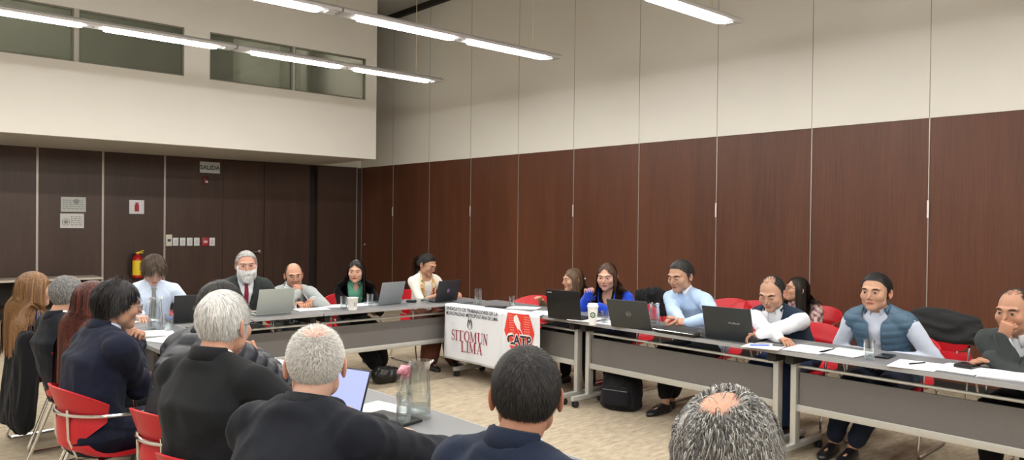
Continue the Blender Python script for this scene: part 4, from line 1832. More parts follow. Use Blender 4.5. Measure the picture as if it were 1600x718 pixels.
chair(4.05, 7.12, -100, 'red shell chair under the person in the green blouse', 'red shell chairs at the tables')

p = at(668, 413, 'y', 6.90)
P = Person('person with tied-back dark hair in a white top and yellow patterned scarf', (4.95, 7.05), -97, p, -72, 24, 0, 1.0, 1.0, female=True,
           skin=(.52, .29, .19), eyes_down=True, hands=dict(R=dict(w=(4.88, 6.66, .79), d=(.7, -.4, 0)), L=dict(w=(5.10, 6.66, .79), d=(-.3, -.9, 0))), feet=dict(R=(4.72, 6.62), L=(5.02, 6.6)))
P.body()
F_TOP = fabric('cream_top', (.78, .74, .68))
P.cloth('top', F_TOP, off=.010, seed=7, short=.15, cut=lambda x, f, u, ce: (f > 0) & (u > -.05) & (np.abs(x) < .06))
m = mat('patterned_scarf', (.75, .45, .12), .8)
nt = m.node_tree
tc = nt.nodes.new('ShaderNodeTexCoord'); vo = nt.nodes.new('ShaderNodeTexVoronoi'); vo.inputs['Scale'].default_value = 26
cr = nt.nodes.new('ShaderNodeValToRGB'); cr.color_ramp.interpolation = 'CONSTANT'
cr.color_ramp.elements[0].color = (.72, .58, .36, 1)
cr.color_ramp.elements[1].position = .45; cr.color_ramp.elements[1].color = (.62, .30, .05, 1)
for q_, c_ in ((.62, (.35, .05, .02, 1)), (.78, (.75, .66, .45, 1)), (.9, (.20, .22, .06, 1))):
    e = cr.color_ramp.elements.new(q_); e.color = c_
sx = nt.nodes.new('ShaderNodeSeparateColor')
nt.links.new(tc.outputs['Object'], vo.inputs['Vector']); nt.links.new(vo.outputs['Color'], sx.inputs[0]); nt.links.new(sx.outputs[0], cr.inputs[0])
nt.links.new(cr.outputs[0], nt.nodes['Principled BSDF'].inputs['Base Color'])
VF = P.last
for sg in (-1, 1):
    rows = [[(sg * (.045 + .045 * j / 3 - .012 * math.sin(i)), .03 - .43 * i / 14) for j in range(4)] for i in range(15)]
    P.strip('scarf', m, rows, off=.010, VF=VF, thick=.008)
P.collar('scarf', m, r0=.066, r1=.080, h=.035, back_only=True, wing=0, drop=.04, thick=.008)
P.trousers(F_KHAKI, wide=1.9, off=.02); P.shoes(M_SHOE)
P.hair(BLK, lambda q: hair_zone(q, recede=.0), 2600, .06, 5, .10, .1, flow_back, .003, .12, BLK2, .5, fluff=.006, seed=13)
P.hair(BLK, lambda q: (((q - np.array((0, -.105, .045))) ** 2).sum(1) < .030 ** 2) * 1.0, 900, .26, 10, .9, .42, lambda q, n: np.tile(np.array((-.5, -1., -.2)), (len(q), 1)), .0045, .22, BLK2, .4, collide=True, seed=14, name='ponytail', cap=False, tip=.6)
P.glasses(M_GFRM)
chair(4.97, 7.1, -92, 'red shell chair under the person with the yellow scarf', 'red shell chairs at the tables')

# ================================================================== right row
p = at(895, 437, 'x', 5.55)
P = Person('person with long brown hair and earrings, half hidden behind the black square-edged laptop', (5.75, p.y + .02), 180, p, 158, 4, 0, 1.0, 1.0, female=True,
           skin=(.54, .31, .20), hands=dict(R=dict(w=(5.3, p.y + .2, .79)), L=dict(w=(5.3, p.y - .1, .79))), lips=(.4, .1, .09))
P.body()
P.cloth('blouse', mat('animal_print', (.2, .13, .07), .8, noise_scale=38, noise_amt=.95), off=.012, seed=8)
P.trousers(F_BLACK); P.shoes(M_SHOE)
P.hair((.075, .040, .022), lambda q: hair_zone(q, recede=.0), 2400, .30, 12, .1, .7, part_flow(.01), .0045, .12, (.14, .085, .05), .4, collide=True, fluff=.006, cluster=50, seed=15, tip=.6)
b = bmesh.new()
for sg in (-1, 1):
    pts = [(sg * .086, -.008 + .013 * math.sin(a), -.050 + .016 * math.cos(a)) for a in [2 * PI * i / 14 for i in range(15)]]
    tube(b, pts, .004, 6, caps=False)
b.verts.index_update()
P.mesh('earrings', P.hw([v.co[:] for v in b.verts]), [tuple(v.index for v in f.verts) for f in b.faces], mat('pearl', (.8, .75, .65), .25, .3)); b.free()
chair(5.8, P.hip.y, 180, 'red shell chair under the person with the earrings, by the far right table', 'red shell chairs at the tables')

p = at(948, 432, 'x', 5.45)
hR = at(918, 451, 'x', 5.30)
P = Person('person with straight brown hair in a cobalt blue blazer holding up a pen', (5.62, p.y - .03), 192, p, 206, 8, 0, 1.10, 1.12, female=True,
           skin=(.58, .34, .25), lips=(.42, .13, .13), fat=.004,
           hands=dict(R=dict(w=hR - Vector((0, 0, .08)), d=(-.1, -.1, 1), pn=(-.3, -.9, 0), curl=(.9, 1.2, .8)), L=dict(w=(5.22, p.y - .18, .785), d=(-.4, .8, 0))),
           elbows=dict(R=(-.1, .5, -1)))
P.body()
P.cloth('top', F_BLACK, off=.006, fold=.002, sleeve_end=-.08, seed=9, arm_off=0, cut=lambda x, f, u, ce: (f > 0) & (u > -.12) & (np.abs(x) < .055 * np.clip((u + .14) / .1, 0, 1)))
P.cloth('blazer', F_BLUE, off=.020, seed=10, sleeve_end=-.06, cut=vcut(-.40, .07, .08, .018), fold=.005)
P.lapels(F_BLUE, ub=-.38, w0=.08, wmax=.05)
P.trousers(F_BLACK); P.shoes(M_SHOE)
P.hair((.055, .028, .018), lambda q: hair_zone(q, recede=.05), 3000, .36, 14, .08, .75, part_flow(0), .0045, .07, (.10, .055, .035), .4, collide=True, fluff=.004, cluster=50, seed=16, tip=.6)
chair(5.72, P.hip.y, 184, 'red shell chair under the person in the blue blazer', 'red shell chairs at the tables')
HR = P.Wr['R']

p = at(1063, 431, 'x', 5.42)
P = Person('person in a light blue shirt with a white collar, hands clasped beside a jug', (5.66, p.y - .12), 176, p, 178, 14, 0, 1.14, 1.14,
           skin=LAT, jaw=1.08, fat=.004, belly=.06, eyes_down=True,
           hands=dict(R=dict(w=at(1072, 502, 'z', .80) + Vector((-.02, .05, .02)), d=(-.8, .6, .1), pn=(0, 0, -1), curl=(.8, .9, .6)), L=dict(w=at(1075, 503, 'z', .80) + Vector((.0, -.02, .0)), d=(-.75, .65, .12), pn=(.3, .5, -.8), curl=(.8, .9, .6))),
           elbows=dict(L=(.5, -1., -.2), R=(.6, 1, -.3)), feet=dict(L=(5.3, p.y - .0), R=(5.17, p.y - .05)))
P.body()
P.cloth('shirt', F_LBLUE, off=.018, seed=11, sleeve_end=-.03, fold=.006, arm_off=.010)
for nm in 'LR':
    g = Geo(); d_ = (P.E[nm] - P.Wr[nm]).normalized()
    g.limb([P.Wr[nm] + d_ * .012, P.Wr[nm] + d_ * .055], [.042, .046])
    P.mesh('cuff', [v for v in g.V], g.F, F_WHITE)
P.collar('shirt_collar', F_WHITE, h=.050, r1=.078, gap=22, wing=.055, drop=.05)
P.trousers(F_BLACK, low=.16); P.shoes(M_SHOE)
P.hair((.014, .013, .013), lambda q: hair_zone(q, recede=.05), 7000, .036, 6, .22, .05, flow_back, .0018, .2, (.075, .07, .065), .35, fluff=.006, seed=17)
chair(5.72, P.hip.y, 180, 'red shell chair under the person in the light blue shirt', 'red shell chairs at the tables')

p = at(1206, 458, 'x', 5.42)
P = Person('person in a navy vest over a white shirt with folded arms, looking down', (5.68, p.y - .05), 186, p, 186, 22, 0, 1.12, 1.12,
           skin=LAT, eyes_down=True, fat=.004,
           hands=dict(R=dict(w=at(1215, 527, 'z', .785), d=(-.35, -1, -.05), curl=(.5, .5, .4)), L=dict(w=at(1193, 520, 'z', .82), d=(-.25, 1, -.15), curl=(.5, .5, .4))),
           elbows=dict(L=(.3, -1., .15), R=(.4, 1, .1)))
P.body()
P.cloth('shirt', F_WHITE, off=.012, seed=12, sleeve_end=-.035, fold=.004, arm_off=.010)
P.collar('shirt_collar', F_WHITE, h=.045, gap=22, wing=.05, drop=.045)
P.cloth('vest', F_VNAVY, off=.032, arms=False, seed=13, fold=.005, cut=vcut(-.26, .075, .085, .006), neck_hi=True)
P.collar('vest_collar', F_VNAVY, r0=.075, r1=.085, h=.035, gap=55, wing=0, drop=.02, thick=.006)
P.trousers(fabric('blue_jeans', (.020, .040, .105))); P.shoes(M_SHOE)
P.hair((.012, .010, .010), lambda q: hair_zone(q, recede=.42, crown=.75, crown_at=(0, .35, .93), top=.8), 5200, .014, 4, .15, .1, flow_back, .0014, .25, (.03, .026, .024), .4, fluff=.002, seed=18)
chair(5.74, P.hip.y - .05, 184, 'red shell chair under the person in the navy vest', 'red shell chairs at the tables')

p = at(1245, 452, 'x', 6.85)
P = Person('person with glasses in a mauve patterned blouse, sitting by the wall', (7.0, p.y - .03), 176, p, 138, -8, 0, 1.02, 1.06, female=True,
           skin=(.52, .30, .20), lips=(.5, .12, .12), hands=dict(R=dict(w=(6.62, p.y + .08, .62)), L=dict(w=(6.62, p.y - .06, .62))))
P.body()
m = mat('mauve_print', (.34, .17, .17), .8)
nt = m.node_tree
tc = nt.nodes.new('ShaderNodeTexCoord'); vo = nt.nodes.new('ShaderNodeTexNoise'); vo.inputs['Scale'].default_value = 30
cr = nt.nodes.new('ShaderNodeValToRGB')
cr.color_ramp.elements[0].position = .42; cr.color_ramp.elements[0].color = (.13, .045, .05, 1)
cr.color_ramp.elements[1].position = .56; cr.color_ramp.elements[1].color = (.52, .38, .36, 1)
nt.links.new(tc.outputs['Object'], vo.inputs['Vector']); nt.links.new(vo.outputs['Fac'], cr.inputs[0])
nt.links.new(cr.outputs[0], nt.nodes['Principled BSDF'].inputs['Base Color'])
P.cloth('blouse', m, off=.016, seed=14, sleeve_end=-.01)
P.trousers(F_BLACK); P.shoes(M_SHOE)
P.hair(BLK, lambda q: hair_zone(q, recede=.0), 2600, .26, 12, .1, .75, part_flow(-.02), .0045, .12, (.04, .028, .02), .4, collide=True, fluff=.006, cluster=50, seed=19, tip=.6)
P.glasses(M_GFRM)
WALLCH = 'red shell chairs along the wall'
chair(7.05, P.hip.y, 178, 'red shell chair against the wall, under the person in the mauve blouse', WALLCH)

p = at(1368, 456, 'x', 5.42)
P = Person('person with black hair in a quilted slate blue vest over a pale shirt, sitting upright', (5.62, p.y - .02), 184, p, 182, 2, 0, 1.12, 1.14,
           skin=LAT, fat=.004, jaw=1.05,
           hands=dict(R=dict(w=(5.42, p.y + .09, .685), d=(-.4, -.8, -.2), curl=(.5, .5, .4)), L=dict(w=(5.42, p.y - .13, .685), d=(-.4, .8, -.2), curl=(.5, .5, .4))),
           elbows=dict(L=(.4, -.8, -.6), R=(.4, .8, -.6)), feet=dict(R=(5.16, p.y + .16), L=(5.14, p.y + .02)))
P.body()
F_PALES = fabric('pale_shirt', (.52, .57, .68), .8, .1)
P.cloth('shirt', F_PALES, off=.012, seed=15, sleeve_end=-.03, fold=.005, arm_off=.007)
P.collar('shirt_collar', F_PALES, h=.045, gap=24, wing=.05, drop=.045)
P.cloth('vest', F_VEST, off=.036, arms=False, seed=16, fold=.002, cut=vcut(-.05, .045, .085, .040),
        quilt=(.007, .050, lambda P_: [(P_.nb, P_.bel), (P_.bel, P_.hip)]))
P.collar('vest_collar', F_VEST, r0=.076, r1=.088, h=.045, gap=50, wing=0, drop=.02, thick=.010)
P.trousers(F_JEANS, low=.14); P.shoes(M_SHOE)
P.hair((.008, .007, .007), lambda q: hair_zone(q, recede=.05), 7000, .030, 5, .25, .02, flow_back, .0018, .2, (.022, .02, .02), .4, fluff=.005, seed=20)
chair(5.72, P.hip.y, 182, 'red shell chair under the person in the quilted slate blue vest', 'red shell chairs at the tables')

p = at(1586, 487, 'x', 5.25)
fist = Vector(p) + Vector((-.165, -.01, -.075))
P = Person('person in a dark grey jacket, mouth on a fist, at the right edge', (5.55, p.y - .06), 174, p, 168, 6, 0, 1.14, 1.14,
           skin=LATD, fat=.004, hands=dict(R=dict(w=fist + Vector((.03, .03, -.07)), d=(-.1, -.25, 1), pn=(.8, -.3, 0), curl=(1.2, 1.4, .9)), L=dict(w=(5.14, p.y + .06, .79), d=(-.3, .9, 0))),
           elbows=dict(R=(-.1, -.55, -1), L=(.3, -1, -.2)))
P.body()
suit(P, fabric('dark_grey_jacket', (.040, .046, .046)), F_WHITE, fabric('black_tie', (.012, .012, .013), .5), seed=17, ub=-.32, w0=.07, wrist=.035)
P.trousers(F_BLACK); P.shoes(M_SHOE)
P.hair((.016, .014, .013), lambda q: hair_zone(q, recede=.40, crown=.9, crown_at=(0, .6, .8), top=.85), 5200, .018, 4, .15, .1, flow_back, .0014, .25, (.09, .085, .08), .35, fluff=.004, seed=21)
chair(5.66, P.hip.y, 178, 'red shell chair under the person in the dark grey jacket at the right edge', 'red shell chairs at the tables')

# ================================================================== left row (seen from behind)
p = at(54, 452, 'x', 1.02)
P = Person('person with long wavy light brown hair in a navy top, at the far left', (1.09, p.y - .02), 10, p, 6, 4, 0, 1.04, 1.04, female=True, skin=(.60, .34, .24),
           hands=dict(R=dict(w=(1.34, p.y - .06, .66)), L=dict(w=(1.34, p.y + .10, .66))), feet=dict(R=(1.35, p.y - .1), L=(1.35, p.y + .1)))
P.body()
P.cloth('top', F_NAVYT, off=.014, seed=18)
P.trousers(F_BLACK); P.shoes(M_SHOE)
P.hair((.12, .058, .024), lambda q: hair_zone(q, recede=-.02), 4200, .42, 14, .12, .55, part_flow(0), .0045, .20, (.24, .125, .05), .45, collide=True, fluff=.010, cluster=90, seed=22, tip=.6)
chair(P.hip.x + .11, P.hip.y, 6, 'red shell chair with a black coat hung over it, furthest left', 'red shell chairs at the tables')
HCO = P.hip.copy()

p = at(107, 461, 'x', 1.06)
P = Person('person with short receding grey hair in a black suit, second from the far left end', (1.08, p.y - .03), 12, p, 30, 4, 0, 1.05, 1.05, skin=(.50, .28, .19), brow=(.1, .1, .1),
           hands=dict(R=dict(w=(1.34, p.y - .06, .66)), L=dict(w=(1.34, p.y + .10, .66))))
P.body()
suit(P, F_BLACKJ, F_WHITE, seed=19)
P.trousers(F_BLACKJ); P.shoes(M_SHOE)
P.hair((.10, .10, .10), lambda q: hair_zone(q, recede=.55, crown=.8, crown_at=(0, .5, .85), top=.85), 3600, .016, 4, .3, .15, flow_down, .0024, .3, (.27, .26, .25), .5, seed=23)
chair(P.hip.x + .11, P.hip.y, 8, 'red shell chair under the person with receding grey hair', 'red shell chairs at the tables')

p = at(148, 472, 'x', 1.06)
P = Person('person with long straight dark auburn hair, mostly hidden behind the thick black-haired profile', (1.10, p.y - .03), 8, p, 0, 6, 0, 1.0, 1.0, female=True, skin=(.50, .28, .19),
           hands=dict(R=dict(w=(1.34, p.y - .06, .66)), L=dict(w=(1.34, p.y + .10, .66))))
P.body()
P.cloth('top', fabric('maroon_top', (.10, .015, .028)), off=.014, seed=21)
P.trousers(F_BLACK); P.shoes(M_SHOE)
P.hair((.035, .010, .007), lambda q: hair_zone(q, recede=.0), 3600, .52, 16, .08, .75, part_flow(0), .0045, .08, (.11, .028, .018), .45, collide=True, fluff=.006, cluster=60, seed=24, tip=.6)
chair(P.hip.x + .11, P.hip.y, 6, 'red shell chair under the person with auburn hair, mostly hidden', 'red shell chairs at the tables')

p = at(184, 476, 'x', 1.06)
P = Person('person with thick black hair and glasses, in profile, in a navy suit', (.94, p.y - .10), 8, p, -4, 10, 0, 1.03, 1.12, skin=LAT, fat=.003,
           hands=dict(R=dict(w=at(203, 538, 'x', 1.15), d=(.15, .25, 1), pn=(-.6, .7, 0), curl=(1.0, 1.1, .8)), L=dict(w=at(211, 542, 'x', 1.19), d=(.1, -.25, 1), pn=(-.5, -.7, 0), curl=(1.0, 1.1, .8))),
           elbows=dict(R=(.15, -.45, -1), L=(.2, .3, -1)))
P.body()
suit(P, F_NAVY, F_WBLUE, seed=22, fold=.007)
P.trousers(F_NAVY); P.shoes(M_SHOE)
P.hair((.005, .004, .005), lambda q: hair_zone(q, recede=-.05), 5200, .055, 6, .5, .25, lambda q, n: np.stack([q[:, 0] * 3, -.4 + 0 * q[:, 0], -.6 + 0 * q[:, 0]], 1), .0028, .35, (.016, .013, .012), .4, fluff=.016, cluster=80, seed=25)
P.glasses(M_GMET)
chair(P.hip.x + .09, P.hip.y + .02, 6, 'red shell chair with the full backrest in view, under the navy suit and glasses', 'red shell chairs at the tables')

p = at(346, 482, 'x', 1.32)
P = Person('person in a black quilted puffer jacket, leaning forward behind the white-haired person', (1.12, p.y - .10), 18, p, 24, 14, 0, 1.06, 1.12, skin=LAT,
           hands=dict(R=dict(w=at(402, 562, 'x', 1.50), d=(-.2, .3, 1), pn=(-.8, .3, 0), curl=(.9, 1., .7)), L=dict(w=(1.55, p.y + .16, .80))),
           elbows=dict(R=(.3, -.9, -.55)))
P.body()
P.cloth('puffer_jacket', F_PUFF, off=.036, seed=23, fold=.002, sleeve_end=-.02, arm_off=.030,
        quilt=(.012, .062, lambda P_: [(P_.nb, P_.bel), (P_.bel, P_.hip), (P_.S['R'], P_.E['R']), (P_.E['R'], P_.Wr['R']), (P_.S['L'], P_.E['L']), (P_.E['L'], P_.Wr['L'])]))
P.collar('jacket_collar', F_PUFF, r0=.074, r1=.09, h=.045, gap=30, wing=0, drop=.02, thick=.014)
P.trousers(F_JEANS); P.shoes(M_SHOE)
P.hair((.010, .009, .009), lambda q: hair_zone(q, recede=.05), 4800, .026, 5, .35, .15, flow_crown, .0022, .3, (.06, .055, .05), .3, fluff=.005, seed=26)
chair(P.hip.x + .08, P.hip.y - .0, 14, 'red shell chair under the person in the puffer jacket', 'red shell chairs at the tables')

p = at(351, 506, 'x', 1.08)
P = Person('person with short white hair and glasses in a charcoal suit, seen from behind', (1.02, p.y - .14), 24, p, 34, 8, 0, 1.05, 1.12, skin=(.56, .30, .21), brow=(.4, .4, .4), fat=.002,
           hands=dict(R=dict(w=(1.55, p.y - .30, .79)), L=dict(w=(1.55, p.y + .05, .79))), elbows=dict(R=(.2, -.8, -.7)))
P.body()
suit(P, F_CHAR, F_WHITE, seed=24, fold=.005)
P.trousers(F_CHAR); P.shoes(M_SHOE)
P.hair((.42, .42, .41), lambda q: hair_zone(q, recede=-.02), 11000, .030, 5, .22, .15, flow_crown, .0015, .22, (.70, .69, .66), .6, fluff=.007, seed=27, cluster=200)
P.glasses(M_GFRM)
chair(P.hip.x + .08, P.hip.y + .01, 20, 'red shell chair under the white-haired person in the charcoal suit', 'red shell chairs at the tables')

p = at(493, 570, 'x', 1.06)
P = Person('person with cropped grey hair in a black zip jacket, before the lit tablet', (.93, p.y - .14), 28, p, 60, 8, 0, .99, 1.06, skin=(.56, .34, .26), brow=(.3, .3, .3), fat=.003,
           hands=dict(R=dict(w=(1.60, 2.02, .79), d=(.8, .3, 0)), L=dict(w=(1.55, 2.40, .79))), elbows=dict(R=(.1, -.5, -.9), L=(.1, .4, -.9)))
P.body()
P.cloth('jacket', F_BLACKJ, off=.026, seed=25, fold=.006)
P.collar('jacket_collar', mat('ribbed_collar', (.010, .012, .016), .9, noise_scale=90, noise_amt=.3), r0=.070, r1=.074, h=.050, gap=20, wing=0, fold=False, thick=.010)
P.trousers(F_BLACKJ); P.shoes(M_SHOE)
P.hair((.34, .32, .30), lambda q: hair_zone(q, recede=.0, crown=.72, crown_at=(.0, -.28, .95), top=.66), 16000, .012, 4, .55, .05, flow_crown, .0012, .35, (.66, .64, .60), .6, fluff=.001, seed=28, cap_thr=.75, cap_off=.0012)
chair(P.hip.x + .08, P.hip.y + .01, 26, 'red shell chair under the person in the black zip jacket', 'red shell chairs at the tables')

p = at(822, 616, 'x', 1.25)
P = Person('person with short black hair in a navy suit, from behind, centre foreground', (1.10, p.y - .06), 12, p, 47, 6, 0, .98, 1.0, skin=(.40, .20, .13), fat=.002,
           hands=dict(R=dict(w=(1.62, 1.05, .79)), L=dict(w=(1.60, 1.62, .79))))
P.body()
suit(P, F_NAVY2, F_WHITE, seed=26, fold=.004)
P.trousers(F_NAVY2); P.shoes(M_SHOE)
P.hair((.007, .006, .006), lambda q: hair_zone(q, recede=.02, crown=.12, crown_at=(.30, -.62, .75), top=.35), 20000, .020, 5, .32, .12, flow_crown, .0012, .28, (.03, .026, .023), .4, fluff=.004, seed=29, cap_off=.0025)
chair(P.hip.x + .08, P.hip.y, 12, 'red shell chair under the navy suit in the centre foreground', 'red shell chairs at the tables')

p = at(1138, 712, 'x', 1.24)
P = Person('person with wild curly grey hair balding on top, at the bottom edge', (1.08, p.y - .08), 14, p, 18, 6, 0, 1.02, 1.0, skin=(.52, .28, .19), fat=.003,
           hands=dict(R=dict(w=(1.6, .45, .79)), L=dict(w=(1.60, 1.0, .79))))
P.body()
suit(P, F_CHAR, F_WHITE, seed=27)
P.trousers(F_CHAR); P.shoes(M_SHOE)
P.hair((.085, .082, .078), lambda q: hair_zone(q, recede=.15, crown=.66, crown_at=(-.12, -.36, .93), top=.97), 14000, .062, 10, .25, .22, flow_crown, .0016, .55, (.36, .35, .33), .42, fluff=.016, seed=30, cluster=110, cap_thr=.75, cap_off=.003, wave=.006)
chair(P.hip.x + .08, P.hip.y, 14, 'red shell chair under the person with curly grey hair, below the frame', 'red shell chairs at the tables')

# ================================================================== EMPTY CHAIRS BY THE WALL
q = at(838, 463, 'z', .775)
chair(q.x - .2, q.y, 182, 'empty red shell chair at the far corner, behind the scattered papers', 'red shell chairs at the tables')
for px, lab, az in ((1022, 'red shell chair by the wall with a dark jacket, left of the light blue shirt', 184),
                    (1127, 'empty red shell chair by the wall, right of the light blue shirt', 178), (1168, 'empty red shell chair by the wall, left of the navy vest', 182),
                    (1470, 'red shell chair by the wall under the heaped dark grey coat', 186)):
    q = at(px, 470, 'x', 7.0)
    chair(6.98, q.y, az, lab, WALLCH)
q = at(1560, 470, 'x', 7.0)


def lump(name, label, cat, parts, m, fold=.008, vox=.012, seed=1, freq=5, scale=1.0, an=(1, 1, 1)):
    """soft heap: union of balls and limbs (world coordinates), folded"""
    g = Geo()
    for a, b_, r0, r1 in parts:
        g.limb([Vector(a), Vector(b_)], [r0, r1])
    V, N, F = remesh(g.V, g.F, vox, 14, .8)
    Q = V * np.array(an)
    V = V + N * (fold * (1 - 2.4 * np.abs(np_noise(Q, freq, seed))) + fold * .5 * np_noise(Q, freq * 2.2, seed + 1))[:, None]
    c = Vector(((V[:, 0].min() + V[:, 0].max()) / 2, (V[:, 1].min() + V[:, 1].max()) / 2, V[:, 2].min()))
    me = bpy.data.meshes.new(name)
    me.from_pydata((V - np.array(c)).tolist(), [], F)
    o = link(name, me, None, m, True)
    o.location = c
    return setp(o, label, cat)


M_COAT = fabric('black_coat', (.009, .009, .011))
M_COAT2 = fabric('dark_grey_coat', (.020, .021, .022))
q = at(1472, 508, 'x', 6.76)
pp = []
for i in range(15):
    t = i / 14 - .5
    pp.append(((6.74 + .02 * math.sin(i * 2), q.y + t * .50, .80 + .03 * math.cos(t * 5)), (6.70, q.y + t * .52, .70), .055, .045))
pp.append(((6.76, q.y - .22, .84), (6.76, q.y + .2, .86), .05, .05))
pp.append(((6.72, q.y - .25, .78), (6.86, q.y - .29, .62), .05, .03))
lump('coat', 'dark grey coat heaped over a red chair by the wall', 'coat', pp, M_COAT2, .016, seed=31, an=(1, .5, 1))
q = at(1024, 466, 'x', 6.78)
pp = [((6.76, q.y + t * .4, .78 + .05 * (1 - abs(t) * 2)), (6.76, q.y + t * .44, .62), .05, .045) for t in [k_ / 12 - .5 for k_ in range(13)]]
lump('jacket', 'dark jacket hung over a red chair behind the blue blazer', 'jacket', pp, M_COAT, .020, seed=33)
cx, cy = HCO.x + .11 - .225, HCO.y
pp = []
for i in range(17):
    t = i / 16 - .5
    pp.append(((cx - .025, cy + t * .46, .765), (cx - .055 - .012 * math.sin(i * .9), cy + t * .50, .19 + .04 * math.sin(i * .7)), .050, .050))
pp.append(((cx, cy - .22, .77), (cx, cy + .22, .77), .035, .035))
pp.append(((cx - .04, cy - .24, .74), (cx - .02, cy - .27, .26), .045, .035))
lump('coat', 'long black coat hanging from the furthest left red chair', 'coat', pp, M_COAT, .022, seed=35, freq=6, an=(1, 1, .15))

# ================================================================== THE BANNER
BA, BB = Vector((4.622, 6.206)), Vector((4.716, 4.905))
Bd = (BB - BA); BLEN = Bd.length; Bd.normalize()
Bn = Vector((-Bd.y, Bd.x)) * -1
if Bn.x > 0:
    Bn = -Bn
banner = empty('protest_banner', (BA.x, BA.y, TH), 0, 'white cloth banner with red and black lettering hung over the corner table edge', 'banner')


def bpt(s, t, off=0.):
    """s along the rim (0..BLEN), t down from the rim (negative: on the table)"""
    fold = .010 * math.sin(s * 9 + 1.5 * t) * min(1, max(0, t) * 4) + .004 * math.sin(s * 31 + 3 * t) * min(1, max(0, t) * 5)
    sag = .012 * math.sin(s / BLEN * PI)
    if t < 0:
        p = BA + Bd * s - Bn * (-t)
        z = .0045 + off
        return Vector((p.x - BA.x, p.y - BA.y, z))
    p = BA + Bd * s + Bn * (.008 + fold + off)
    return Vector((p.x - BA.x, p.y - BA.y, -t + .002))


def bsheet(s0, s1, drop, over, name, ns=40, nt=24, off=0.):
    V, F = [], []
    for j in range(nt + 1):
        for i in range(ns + 1):
            s = s0 + (s1 - s0) * i / ns
            dr = drop(i / ns)
            t = -over + (dr + over) * j / nt
            # keep one row right on the rim
            if abs(t) < (dr + over) / nt * .5:
                t = 0
            V.append(bpt(s, t, off))
    for j in range(nt):
        for i in range(ns):
            a = j * (ns + 1) + i
            F.append((a, a + 1, a + ns + 2, a + ns + 1))
    me = bpy.data.meshes.new(name)
    me.from_pydata(V, [], F)
    o = link(name, me, banner, mat('banner_cloth', (.72, .74, .78), .8, bump=.2, bump_scale=60), True)
    md = o.modifiers.new('s', 'SOLIDIFY'); md.thickness = .0015; md.offset = 0
    return o


S2 = .83
bsheet(0, S2 + .02, lambda u: .545 + .02 * u, .10, 'left_cloth')
bsheet(S2, BLEN, lambda u: .50 - .03 * u, .12, 'right_cloth', off=.003)


def bdecal(name, V, F, s0, t0, m, off=.006, scale=1., sub=0):
    me = bpy.data.meshes.new(name)
    bm = bmesh.new()
    add_arr(bm, [Vector((v[0], v[1], 0)) for v in V], F)
    if sub:
        bmesh.ops.triangulate(bm, faces=bm.faces[:])
        bmesh.ops.subdivide_edges(bm, edges=bm.edges[:], cuts=sub, use_grid_fill=True)
    for v in bm.verts:
        v.co = bpt(s0 + v.co.x * scale, t0 - v.co.y * scale, off)
    bm.to_mesh(me); bm.free()
    return link(name, me, banner, m, False)


def stroke_poly(segs):
    """list of (x0,y0,x1,y1,width0,width1) quads"""
    V, F = [], []
    for s in segs:
        x0, y0, x1, y1, w0, w1 = s
        d = Vector((x1 - x0, y1 - y0)); L = d.length
        if L < 1e-6:
            continue
        n = Vector((-d.y, d.x)) / L
        b0 = len(V)
        V += [(x0 + n.x * w0 / 2, y0 + n.y * w0 / 2), (x0 - n.x * w0 / 2, y0 - n.y * w0 / 2), (x1 - n.x * w1 / 2, y1 - n.y * w1 / 2), (x1 + n.x * w1 / 2, y1 + n.y * w1 / 2)]
        F.append((b0, b0 + 1, b0 + 2, b0 + 3))
    return V, F


TK, TN = .15, .055


def serif(x, y, w=.30):
    return [(x - w / 2, y, x + w / 2, y, .05, .05)]


